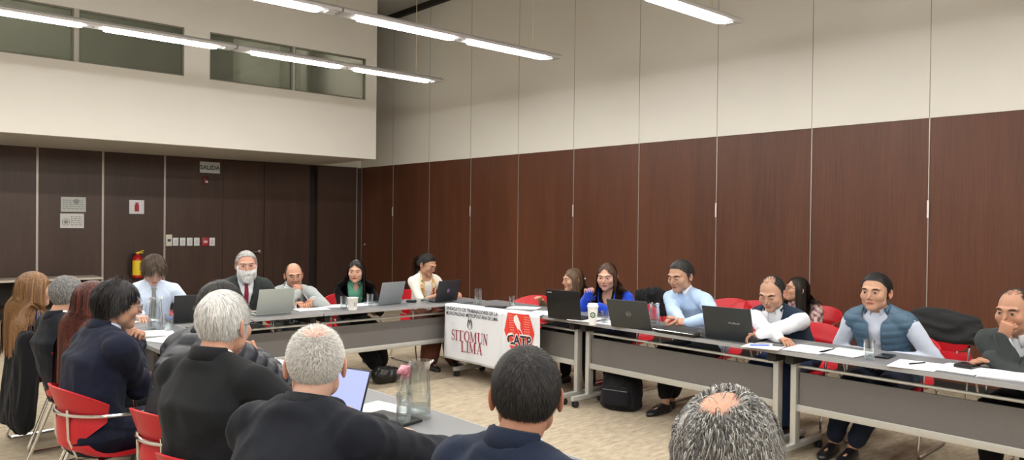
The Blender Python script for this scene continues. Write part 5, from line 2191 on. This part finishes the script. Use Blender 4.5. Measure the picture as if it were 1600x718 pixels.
def letter(ch):
    S = []
    if ch == 'I':
        S = [(.18, 0, .18, 1, TK, TK)] + serif(.18, .025, .34) + serif(.18, .975, .34); w = .36
    elif ch == 'T':
        S = [(.36, 0, .36, 1, TK, TK), (0.02, .97, .70, .97, .07, .07), (.03, .97, .03, .76, .06, .02), (.69, .97, .69, .76, .06, .02)] + serif(.36, .025, .36); w = .72
    elif ch == 'L':
        S = [(.18, 0, .18, 1, TK, TK), (.1, .03, .60, .03, .07, .07), (.60, 0, .62, .25, .06, .02)] + serif(.18, .975, .36) + serif(.15, .025, .3); w = .64
    elif ch == 'A':
        S = [(.12, .0, .38, 1, TN, TN), (.38, 1, .68, 0, TK, TK), (.2, .34, .55, .34, .05, .05)] + serif(.12, .025, .26) + serif(.68, .025, .32); w = .80
    elif ch == 'M':
        S = [(.14, 0, .14, 1, TN, TN), (.14, 1, .48, .05, TK, TK * .8), (.48, .05, .80, 1, TN, TN), (.82, 0, .82, 1, TK, TK)] + serif(.12, .025, .28) + serif(.10, .975, .24) + serif(.82, .025, .34) + serif(.86, .975, .24); w = 1.0
    elif ch == 'N':
        S = [(.14, 0, .14, 1, TN, TN), (.14, 1, .68, 0, TK, TK), (.68, 0, .68, 1, TN, TN)] + serif(.12, .025, .28) + serif(.10, .975, .24) + serif(.68, .975, .28); w = .82
    elif ch == 'U':
        S = [(.16, .25, .16, 1, TK, TK), (.66, .25, .66, 1, TN, TN)] + serif(.16, .975, .34) + serif(.66, .975, .26)
        pr = None
        for i in range(13):
            a = PI + PI * i / 12
            q = (.41 + .25 * math.cos(a), .28 + .26 * math.sin(a), TK + (TN - TK) * i / 12)
            if pr:
                S.append((pr[0], pr[1], q[0], q[1], pr[2], q[2]))
            pr = q
        w = .80
    elif ch == 'O':
        pr = None
        for i in range(33):
            a = 2 * PI * i / 32
            q = (.42 + .34 * math.cos(a), .5 + .47 * math.sin(a), TN + (TK - TN) * abs(math.cos(a)))
            if pr:
                S.append((pr[0], pr[1], q[0], q[1], pr[2], q[2]))
            pr = q
        w = .84
    elif ch == 'S':
        pr = None
        for i in range(29):
            t = i / 28
            a = R_(20 + 250 * min(1, t * 2)) if t < .5 else R_(90 - 250 * (t - .5) * 2)
            if t < .5:
                q = (.30 + .20 * math.cos(a), .74 + .23 * math.sin(a))
            else:
                q = (.30 + .23 * math.cos(a), .27 + .25 * math.sin(a))
            wd = .07 + .09 * math.exp(-((t - .5) / .16) ** 2)
            if pr:
                S.append((pr[0], pr[1], q[0], q[1], pr[2], wd))
            pr = (q[0], q[1], wd)
        S += [(.50, .97, .49, .72, .03, .05), (.07, .03, .08, .28, .03, .05)]
        w = .62
    return S, w


def word(s, h, sp=.06):
    V, F = [], []
    x = 0
    for ch in s:
        S, w = letter(ch)
        v, f = stroke_poly(S)
        b0 = len(V)
        V += [((a + x) * h, b_ * h) for a, b_ in v]
        F += [tuple(i + b0 for i in q) for q in f]
        x += w + sp
    return V, F, x * h


M_WINE = mat('banner_wine_print', (.30, .035, .055), .8)
M_BPR = mat('banner_black_print', (.03, .03, .04), .8)
M_BRED = mat('banner_red_print', (.72, .045, .03), .7)
M_BLIN = mat('banner_line_print', (.80, .78, .78), .8)
V, F, wd = word('SITOMUN', .105)
sx_ = .53 / wd
V = [(a * sx_, b_) for a, b_ in V]
bdecal('lettering', V, F, .115, .350, M_WINE)
V, F, wd = word('LIMA', .105)
sx_ = .30 / wd
V = [(a * sx_, b_) for a, b_ in V]
bdecal('lettering', V, F, .255, .455, M_WINE)
for i, s in enumerate(('SINDICATO DE TRABAJADORES DE LA', 'MUNICIPALIDAD METROPOLITANA DE LIMA')):
    V, F = text_mesh(s, .05, .0006)
    wd = max(v.x for v in V)
    k = .74 / wd
    bdecal('lettering', [(v.x * k, v.y) for v in V], F, .03, .055 + .048 * i, M_BPR)
# crest: two figures over a ring
S = []
for sg in (-1, 1):
    S += [(sg * .05, .06, sg * .03, .135, .028, .020), (sg * .03, .135, sg * .012, .10, .018, .012), (sg * .052, .06, sg * .055, -.01, .026, .012), (sg * .03, .135, sg * .028, .165, .012, .010)]
S += [(-.02, .09, .02, .09, .02, .02), (0, .06, 0, .13, .012, .012)]
pr = None
for i in range(25):
    a = 2 * PI * i / 24
    q = (.030 * math.cos(a), .015 + .045 * math.sin(a))
    if pr:
        S.append((*pr, *q, .006, .006))
    pr = q
V, F = stroke_poly(S)
bdecal('crest', V, F, .375, .205, mat('crest_grey_print', (.10, .10, .10), .8), scale=.58)
# red hexagon with the map and CATP
cx, cyv = S2 + .225, .190
hexv = [(-.19, .02), (-.165, .12), (-.10, .185), (.09, .185), (.155, .12), (.19, .02), (.10, -.20), (-.06, -.20)]
hexv = [(-.185, .015), (-.15, .185), (.12, .185), (.185, .02), (.115, -.19), (-.085, -.19)]
bdecal('red_hexagon', hexv, [tuple(range(6))], cx, cyv, M_BRED, sub=3, off=.008)
mp = [(-.07, .155), (-.03, .175), (-.01, .14), (.015, .10), (.015, .05), (.045, .0), (.055, -.035), (.03, -.04), (-.0, .01), (-.03, .06), (-.07, .11)]
bdecal('country_outline', mp, [tuple(range(len(mp)))], cx, cyv, M_BLIN, off=.0095)
rr = random.Random(5)
S = []
for k in range(9):
    y = .16 - .022 * k
    S.append((-.14 + .004 * k, y, -.085 + .004 * k, y, .008, .008))
    S.append((.055, y, .13, y, .008, .008))
V, F = stroke_poly(S)
bdecal('faint_print', V, F, cx, cyv, mat('banner_pale_red', (.80, .25, .20), .8), off=.009)
V, F = text_mesh('CATP', .135, .011)
wd = max(v.x for v in V)
k = .31 / wd
bdecal('lettering', [(v.x * k, v.y) for v in V], F, cx - .155, cyv + .105, M_BLIN, off=.010)
V, F = text_mesh('CATP', .125, .004)
wd = max(v.x for v in V)
k = .295 / wd
bdecal('lettering', [(v.x * k, v.y) for v in V], F, cx - .148, cyv + .102, M_BPR, off=.0115)

# ================================================================== THINGS ON THE TABLES
TZ = TH + .0005


def laptop(px, py, rz, label, lid_col, w=.33, d=.225, tilt=16, logo=None, z=TZ):
    q = at(px, py, 'z', TZ)
    root = empty('laptop', (q.x, q.y, TZ), R_(rz), label, 'laptop')
    ml = mat('lid_%s' % ''.join('%02d' % int(c * 99) for c in lid_col), lid_col, .38, spec=.5)
    b = BM(); bx(b, -w / 2, w / 2, 0, d, .002, .017, .004); obj('keyboard_base', b, ml, root)
    b = BM(); bx(b, -w / 2 + .02, w / 2 - .02, .025, d * .58, .017, .0195, .001); obj('keys', b, M_BLACK, root)
    b = BM(); bx(b, -w * .17, w * .17, d * .64, d * .93, .017, .0178); obj('touchpad', b, M_GAP, root)
    M = Matrix.Translation((0, .004, .012)) @ Matrix.Rotation(R_(tilt), 4, 'X')
    b = BM(); box(b, (0, -.003, d / 2), (w, .007, d), .003); bmesh.ops.transform(b, matrix=M, verts=b.verts); obj('lid', b, ml, root)
    b = BM(); box(b, (0, .0012, d / 2), (w - .016, .001, d - .022)); bmesh.ops.transform(b, matrix=M, verts=b.verts); obj('screen', b, mat('dim_screen', (.02, .02, .025), .2, emit=(.5, .6, .8), estr=.25), root)
    if logo:
        b = BM()
        kind, col = logo
        if kind == 'ring':
            pts = [(.020 * math.cos(2 * PI * i / 24), -.0072, d / 2 + .020 * math.sin(2 * PI * i / 24)) for i in range(25)]
            tube(b, pts, .0016, 6, caps=False)
            V, F = text_mesh('DELL', .0145, .0006); wd = max(v.x for v in V)
            add_arr(b, [Vector((v.x - wd / 2, -.0075, d / 2 - .005 + v.y)) for v in V], F)
        elif kind == 'hp':
            lathe(b, [(0, 0), (.019, 0), (.019, .001), (0, .001)], 24, (0, -.0065, d / 2), M=Matrix.Rotation(R_(90), 4, 'X'))
            V, F = text_mesh('hp', .026, .0006)
            add_arr(b, [Vector((v.x - .013, -.0082, d / 2 - .005 + v.y)) for v in V], F, 1)
        elif kind == 'text':
            V, F = text_mesh('VivoBook', .022, .0004); wd = max(v.x for v in V)
            add_arr(b, [Vector((v.x - wd / 2 + .05, -.0075, d * .50 + v.y)) for v in V], F)
        elif kind == 'corner':
            V, F = text_mesh('ThinkPad', .013, .0006)
            add_arr(b, [Vector((v.x - w / 2 + .012, -.0075, d - .028 + v.y)) for v in V], F)
        elif kind == 'disc':
            lathe(b, [(0, 0), (.021, 0), (.021, .001), (0, .001)], 24, (0, -.0065, d / 2), M=Matrix.Rotation(R_(90), 4, 'X'))
            box(b, (.004, -.009, d / 2 + .003), (.02, .001, .008), rot=Matrix.Rotation(.6, 4, 'Y'), mi=1)
            box(b, (-.005, -.009, d / 2 - .008), (.018, .001, .007), rot=Matrix.Rotation(-.5, 4, 'Y'), mi=2)
        bmesh.ops.transform(b, matrix=M, verts=b.verts)
        cols = [mat('logo_%s' % kind, col, .35, .3), mat('logo_b', (.08, .2, .55), .5), mat('logo_c', (.6, .07, .10), .5)]
        if kind == 'hp':
            cols[1] = mat('logo_dark', (.05, .05, .06), .4)
        obj('lid_logo', b, cols, root, None)
    return root


laptop(303, 503, -4, 'black laptop before the person in the pale blue shirt', (.025, .027, .032), logo=('hp', (.16, .17, .18)))
laptop(428, 491, 4, 'pale grey laptop before the white-bearded person', (.36, .39, .37), w=.34, d=.23)
laptop(609, 475, 10, 'mid grey laptop before the empty place left of the scarf', (.24, .26, .28), w=.31)
laptop(697, 471, 6, 'dark laptop with a round red and blue sticker before the scarf', (.022, .026, .040), w=.31, logo=('disc', (.25, .12, .3)))
laptop(882, 499, -78, 'black square-edged laptop, furthest of those on the right row', (.008, .008, .009), w=.34, d=.25, tilt=10, logo=('corner', (.5, .5, .5)))
laptop(986, 513, -78, 'dark laptop with a ring logo before the blue blazer', (.045, .050, .050), w=.36, d=.24, tilt=22, logo=('ring', (.30, .30, .30)))
laptop(1140, 532, -82, 'dark laptop with a small word on its lid before the navy vest', (.030, .036, .040), w=.37, d=.25, tilt=18, logo=('text', (.35, .36, .38)))

n_pap = [0]


def sheets(px, py, rz, label, n=1, w=.21, h=.297, z=TZ, group=None, col=None, dz=0.):
    q = at(px, py, 'z', TZ)
    b = BM()
    rr = random.Random(px)
    for i in range(n):
        t = BM()
        box(t, (rr.uniform(-.004, .004) * (n > 1), rr.uniform(-.004, .004) * (n > 1), .0014 + .0016 * i), (w, h, .0014), rot=rr.uniform(-.03, .03) * (n > 1))
        add(b, t)
    o = obj('paper_stack' if n > 2 else 'paper_sheet', b, M_PAPER if col is None else col, None, None)
    o.location = (q.x, q.y, TZ + dz); o.rotation_euler = (0, 0, R_(rz))
    setp(o, label, 'paper')
    return o


for px, py, rz, n, lab in (
        (214, 500, 12, 3, 'white papers under the hand of the person in the pale blue shirt'),
        (246, 521, -15, 4, 'white papers spread beside the jug at the left corner'),
        (262, 531, 20, 2, 'white paper sheets hanging near the inner edge of the left corner table'),
        (486, 483, 84, 3, 'white papers before the person in the light grey suit'),
        (522, 478, 70, 2, 'white papers left of the green blouse, beside the glass'),
        (566, 476, 80, 2, 'white papers between the white cup and the second glass'),
        (430, 568, 30, 2, 'white papers on the left table beyond the cropped grey head'),
        (598, 642, 12, 3, 'white papers propped on the black folder next to the lit tablet'),
        (688, 716, -20, 2, 'white paper sheet at the bottom edge beside the navy suit'),
        (818, 481, 30, 3, 'crumpled white papers on the table above the banner'),
        (846, 489, -60, 3, 'white papers between the banner and the black laptop'),
        (916, 499, -80, 4, 'white papers behind the white paper cup'),
        (960, 504, -86, 3, 'white papers left of the laptop with the ring logo'),
        (1060, 514, -70, 3, 'white papers under the hands of the light blue shirt'),
        (1196, 540, -76, 2, 'white papers with a pen right of the laptop before the navy vest'),
        (1264, 546, -84, 4, 'wide white paper stack right of the navy vest'),
        (1322, 551, -92, 4, 'white paper stack left of the water glass before the quilted vest'),
        (1432, 571, -82, 3, 'white papers with a dark pen right of the quilted vest'),
        (1500, 577, -94, 4, 'white papers beneath the phone before the dark grey jacket'),
        (1570, 587, -78, 6, 'thick pile of white papers nearest the right edge')):
    sheets(px, py, rz, lab, n, w=.21 if px < 1100 else .25, h=.297)


def tumbler(px, py, label, h=.105, r=.033, water=.3, name='drinking_glass', cat='glass', group=None):
    q = at(px, py, 'z', TZ)
    root = empty(name, (q.x, q.y, TZ), 0, label, cat, group)
    b = BM()
    lathe(b, [(0, .001), (r * .86, .001), (r * .9, .004), (r, h), (r - .002, h), (r * .86, .012), (0, .010)], 28)
    obj('glass_wall', b, M_GLASS, root, 50)
    if water:
        b = BM(); zt = .0125 + (h - .02) * water
        lathe(b, [(0, .0122), (r * .84, .0125), (r * (.85 + .1 * water), zt), (0, zt)], 28)
        obj('water', b, M_WATER, root, 50)
    return root


def jug(px, py, label, H=.235, r=.052, az=180, water=.2):
    q = at(px, py, 'z', TZ)
    root = empty('water_jug', (q.x, q.y, TZ), R_(az), label, 'jug')
    b = BM()
    seg = 36
    prof = [(0, .001), (r * .96, .001), (r, .008), (r * .93, H * .45), (r * .78, H * .80), (r * .80, H * .93), (r * .90, H)]
    inner = [(r * .90 - .003, H), (r * .80 - .003, H * .93), (r * .78 - .003, H * .80), (r * .93 - .003, H * .45), (r * .95, .022), (0, .020)]
    lathe(b, prof + inner, seg)
    for v in b.verts:                      # spout pulled to -X
        if v.co.z > H * .9 and v.co.x < 0:
            k = (v.co.z - H * .9) / (H * .1)
            c = max(0, -v.co.x / (math.hypot(v.co.x, v.co.y) + 1e-6)) ** 8
            v.co.x -= .018 * k * c
    obj('glass_wall', b, M_GLASS, root, 50)
    b = BM()
    tube(b, fillet([(r * .80, 0, H * .90), (r * 1.65, 0, H * .86), (r * 1.60, 0, H * .38), (r * .93, 0, H * .28)], .04, 6), .0055, 10)
    obj('handle', b, M_GLASS, root, 50)
    b = BM(); zt = .0225 + (H * .7) * water
    lathe(b, [(0, .0222), (r * .935, .0222), (r * .93, zt), (0, zt)], seg)
    obj('water', b, M_WATER, root, 50)
    return root


jug(243, 513, 'clear water jug before the person in the pale blue shirt', az=200)
jug(654, 652, 'large clear water jug in the foreground on the near table', az=150, H=.245, r=.054)
jug(1022, 508, 'clear water jug beside the clasped hands of the light blue shirt', az=20, H=.185, r=.050)
tumbler(264, 517, 'drinking glass standing right of the jug, left corner', .13)
tumbler(631, 662, 'tall drinking glass in front of the large foreground jug', .128, .034, .12)
tumbler(459, 483, 'drinking glass held before the light grey suit', .10, .03, .6)
tumbler(537, 482, 'drinking glass left of the white cup', .12, .033)
tumbler(578, 477, 'drinking glass right of the white cup', .115, .033)
tumbler(666, 473, 'short drinking glass before the yellow scarf', .06, .03, 0)
tumbler(747, 475, 'tall stacked drinking glass on the banner table', .16, .040, .3)
tumbler(800, 479, 'small drinking glass on the banner table beside the papers', .11, .03)
tumbler(945, 505, 'drinking glass right of the white paper cup', .11, .034)
tumbler(1098, 527, 'low drinking glass left of the laptop with a word on its lid', .05, .034, 0)
tumbler(1358, 561, 'drinking glass before the quilted slate blue vest', .125, .034, .25)

# near bottle with the pink napkin
q = at(631, 650, 'z', TZ)
root = empty('carafe', (q.x, q.y, TZ), 0, 'slim glass carafe stuffed with a pink napkin, left of the foreground jug', 'carafe')
b = BM(); lathe(b, [(0, .001), (.030, .001), (.032, .006), (.028, .09), (.014, .135), (.014, .165), (.018, .175), (.016, .175), (.012, .165), (.012, .135), (.026, .09), (.029, .012), (0, .010)], 24); obj('glass_wall', b, M_GLASS, root, 50)
b = BM()
ellipsoid(b, (0, 0, .200), (.027, .024, .020), seg=28, rings=18)
ellipsoid(b, (.018, .008, .178), (.018, .014, .022), seg=20, rings=12)
for v in b.verts:
    n_ = noise.noise(v.co * 70)
    v.co += Vector((n_, noise.noise(v.co * 70 + Vector((5, 0, 0))), n_)) * .010
obj('napkin', b, mat('pink_napkin', (.80, .30, .38), .8), root, 60)

# lit tablet on a stand with keyboard cover
q = at(592, 655, 'z', TZ)
q = at(563, 652, 'z', TZ)
root = empty('tablet', (q.x - .040, q.y + .124, TZ), R_(-72), 'tablet with a lit lavender screen standing on its cover, foreground', 'tablet')
b = BM(); bx(b, -.13, .13, -.20, .0, .001, .010, .003); obj('keyboard_cover', b, mat('cover_grey', (.42, .44, .47), .5), root)
M = Matrix.Translation((0, .0, .012)) @ Matrix.Rotation(R_(-20), 4, 'X')
b = BM(); box(b, (0, .004, .095), (.262, .007, .19), .003); bmesh.ops.transform(b, matrix=M, verts=b.verts); obj('tablet_body', b, mat('tablet_black', (.02, .02, .022), .35), root)
b = BM(); box(b, (0, .0, .095), (.248, .0012, .176)); bmesh.ops.transform(b, matrix=M, verts=b.verts); obj('lit_screen', b, M_SCREEN, root)
b = BM()
add_arr(b, [Vector((-.06, .035, .08)), Vector((.06, .035, .08)), Vector((.06, .095, 0)), Vector((-.06, .095, 0)), Vector((-.06, .039, .082)), Vector((.06, .039, .082)), Vector((.06, .100, 0)), Vector((-.06, .100, 0))],
        [(0, 1, 2, 3), (7, 6, 5, 4), (0, 4, 5, 1), (1, 5, 6, 2), (2, 6, 7, 3), (3, 7, 4, 0)])
obj('kickstand', b, M_BLACK, root)


def slab(name, px, py, w, d, h, rz, m, label, cat, bev=.004, dz=0):
    q = at(px, py, 'z', TZ + dz)
    b = BM(); box(b, (0, 0, h / 2), (w, d, h), min(bev, h * .45))
    o = obj(name, b, m)
    o.location = (q.x, q.y, TZ + dz); o.rotation_euler = (0, 0, R_(rz))
    return setp(o, label, cat)


slab('folder', 604, 657, .18, .25, .012, 10, M_BLACK, 'black folder under the papers beside the foreground glass', 'folder')
slab('folder', 291, 500, .27, .10, .030, -4, mat('blue_folder', (.02, .10, .55), .45), 'bright blue folder in front of the black laptop', 'folder')
slab('mobile_phone', 775, 480, .20, .11, .012, -60, M_BLACK, 'black tablet-sized case lying on the banner table', 'case')
slab('notebook', 722, 472, .16, .2, .014, -10, mat('grey_notebook', (.14, .15, .16), .5), 'grey notebook between the sticker laptop and the tall glass', 'notebook')
slab('mobile_phone', 1383, 557, .085, .165, .010, -85, mat('phone_black', (.01, .01, .012), .15), 'black phone right of the glass before the quilted vest', 'phone')
slab('mobile_phone', 1511, 573, .10, .13, .020, -94, mat('phone_black', (.01, .01, .012), .15), 'black phone lying on the papers before the dark grey jacket', 'phone', dz=.008)
slab('mobile_phone', 1218, 538, .075, .15, .009, -70, mat('phone_grey', (.10, .10, .11), .25), 'dark phone on the papers before the navy vest', 'phone', dz=.006)
slab('computer_mouse', 643, 472, .06, .10, .028, 30, M_BLACK, 'black mouse right of the mid grey laptop', 'mouse', bev=.012)
# document case
q = at(1066, 521, 'z', TZ)
b = BM()
box(b, (0, 0, .026), (.27, .40, .048), .02)
for v in b.verts:
    v.co.z *= 1 - .25 * abs(v.co.y) / .2
    v.co.z += .004 * noise.noise(v.co * 12)
root = empty('document_case', (q.x + .02, q.y, TZ), R_(-2), 'flat black zipped case before the light blue shirt', 'case')
obj('case_body', b, mat('case_nylon', (.012, .012, .014), .5), root, 60)
b = BM(); tube(b, fillet([(-.137, -.19, .026), (-.137, .19, .026)], .01), .003, 6); box(b, (-.142, .13, .024), (.006, .018, .006), .001); obj('zip', b, M_CHROME, root)
for px, py, rz, lab in ((1434, 567, -20, 'dark pen on the papers right of the quilted vest'), (1188, 539, -40, 'blue pen on the papers before the navy vest')):
    q = at(px, py, 'z', TZ + .01)
    root = empty('pen', (q.x, q.y, TZ + .011), R_(rz), lab, 'pen')
    m_ = M_BLACK if px > 1300 else mat('pen_blue', (.05, .15, .7), .4)
    b = BM(); tube(b, [(-.07, 0, 0), (.055, 0, 0), (.068, 0, 0)], [.0045, .0045, .0012], 8); obj('barrel', b, m_, root)
    b = BM(); box(b, (-.05, 0, .006), (.04, .003, .0015)); obj('clip', b, M_CHROME, root)
# held pen
root = empty('pen', HR + Vector((-.03, -.02, .10)), 0, 'slim dark pen held up in the hand of the person in the blue blazer', 'pen')
b = BM(); tube(b, [(.0, 0, -.05), (-.015, .01, .075)], [.004, .004], 8); obj('barrel', b, M_BLACK, root)
b = BM(); tube(b, [(-.015, .01, .075), (-.017, .0115, .088)], [.005, .004], 8); obj('cap', b, mat('pen_cap', (.7, .72, .8), .3), root)

# cups
M_CUP = mat('white_cup', (.82, .82, .80), .5)
q = at(551, 484, 'z', TZ)
root = empty('paper_cup', (q.x, q.y, TZ), 0, 'wide white paper cup between two glasses before the green blouse', 'cup')
b = BM(); lathe(b, [(0, .001), (.040, .001), (.050, .112), (.0525, .114), (.0525, .118), (.048, .118), (.038, .006), (0, .006)], 28); obj('cup_wall', b, M_CUP, root, 50)
b = BM()
for i in range(3):
    box(b, (-.012 + .010 * i, -.0475, .058), (.003, .002, .04))
obj('print', b, M_INKG, root, None)
q = at(926, 507, 'z', TZ)
root = empty('coffee_cup', (q.x, q.y, TZ), 0, 'tall white paper coffee cup with lid and round green emblem', 'cup')
b = BM(); lathe(b, [(0, .001), (.031, .001), (.044, .150), (0, .150)], 32); obj('cup_wall', b, M_CUP, root, 50)
b = BM(); lathe(b, [(.047, .148), (.048, .158), (.043, .162), (.040, .176), (.034, .177), (.032, .170), (0, .170)], 32); obj('lid', b, mat('cup_lid', (.86, .86, .85), .35), root, 50)
b = BM()
V, F = [], []
for i in range(24):
    a = 2 * PI * i / 24
    V.append((.022 * math.cos(a), .022 * math.sin(a)))
va = math.atan2(-q.y, -q.x)
def wrapc(V_, r_, z0):
    out = []
    for x_, y_ in V_:
        rr_ = .031 + .013 * (z0 + y_) / .15 + r_
        a_ = va + x_ / rr_
        out.append(Vector((rr_ * math.cos(a_), rr_ * math.sin(a_), z0 + y_)))
    return out
ring = []
for i in range(24):
    a = 2 * PI * i / 24
    ring.append((.024 * math.cos(a), .024 * math.sin(a)))
for i in range(24):
    a = 2 * PI * i / 24
    ring.append((.014 * math.cos(a), .014 * math.sin(a)))
add_arr(b, wrapc(ring, .0012, .085), [(i, (i + 1) % 24, 24 + (i + 1) % 24, 24 + i) for i in range(24)])
S = [(-.007, -.010, -.002, .009, .004, .003), (.007, -.010, .002, .009, .004, .003), (-.006, -.002, .006, -.002, .003, .003)]
V, F = stroke_poly(S)
add_arr(b, wrapc(V, .0012, .085), F)
obj('emblem', b, mat('emblem_green', (.06, .16, .11), .5), root, None)

# ================================================================== THINGS ON THE FLOOR
q = at(606, 598, 'z', 0)
lump('handbag', 'round black leather handbag on the carpet by the black trousers', 'handbag', [((q.x - .08, q.y + .02, .085), (q.x + .07, q.y, .080), .085, .075), ((q.x, q.y, .09), (q.x + .02, q.y + .02, .14), .07, .03), ((q.x - .12, q.y, .13), (q.x - .10, q.y, .16), .022, .02)],
     mat('black_leather', (.012, .011, .010), .28), .006, seed=41, freq=9)
q = at(958, 640, 'z', 0)
root = empty('backpack', (q.x + .10, q.y, 0), R_(-74), 'black backpack slumped on the carpet under the right tables', 'backpack')
g = Geo()
g.loft([(Vector((0, 0, .004)), Vector((1, 0, 0)), Vector((0, 1, 0)), .15, .10), (Vector((0, 0, .03)), Vector((1, 0, 0)), Vector((0, 1, 0)), .18, .13), (Vector((0, 0.02, .16)), Vector((1, 0, 0)), Vector((0, 1, 0)), .175, .12),
        (Vector((-.01, .05, .27)), Vector((1, 0, -.1)), Vector((0, 1, 0)), .15, .095), (Vector((-.03, .08, .34)), Vector((1, 0, -.2)), Vector((0, 1, 0)), .09, .05)], 28)
V, N, F = remesh(g.V, g.F, .011, 5)
V = V + N * (.010 * (1 - 2.4 * np.abs(np_noise(V, 4, 51))))[:, None]
me = bpy.data.meshes.new('pack_body'); me.from_pydata(V.tolist(), [], F); link('pack_body', me, root, M_COAT, True)
g = Geo()
g.loft([(Vector((0, -.10, .04)), Vector((1, 0, 0)), Vector((0, 1, 0)), .11, .035), (Vector((0, -.115, .06)), Vector((1, 0, 0)), Vector((0, 1, 0)), .13, .045), (Vector((0, -.10, .17)), Vector((1, 0, 0)), Vector((0, 1, 0)), .12, .04), (Vector((0, -.08, .20)), Vector((1, 0, 0)), Vector((0, 1, 0)), .09, .02)], 24)
V, N, F = remesh(g.V, g.F, .009, 4)
me = bpy.data.meshes.new('front_pocket'); me.from_pydata(V.tolist(), [], F); link('front_pocket', me, root, M_COAT, True)
b = BM(); tube(b, fillet([(-.11, -.13, .175), (.11, -.13, .175)], .01), .004, 6); obj('zip', b, mat('zip_grey', (.12, .12, .12), .4), root)
for sg in (-1, 1):
    b = BM(); tube(b, fillet([(sg * .05, .10, .33), (sg * .10, .20, .24), (sg * .11, .19, .06), (sg * .10, .11, .03)], .06, 5), .016, 8, flat=.35); obj('strap', b, M_COAT, root)
b = BM(); tube(b, fillet([(-.06, .09, .335), (-.04, .10, .39), (.02, .10, .385), (.02, .09, .33)], .03, 4), .008, 8); obj('carry_loop', b, M_COAT, root)

# ------------------------------------------------------------------ drop unused prototype, finish
w_ = bpy.data.worlds.new('world')
SC.world = w_
w_.use_nodes = True
w_.node_tree.nodes['Background'].inputs[0].default_value = (.5, .5, .5, 1)
w_.node_tree.nodes['Background'].inputs[1].default_value = .2
SC.view_settings.view_transform = 'Standard'
SC.view_settings.look = 'None'
SC.view_settings.gamma = 1
SC.view_settings.exposure = 1.58
SC.cycles.use_denoising = True
SC.cycles.max_bounces = 10
SC.cycles.transparent_max_bounces = 12
SC.cycles.caustics_reflective = False
SC.cycles.caustics_refractive = False
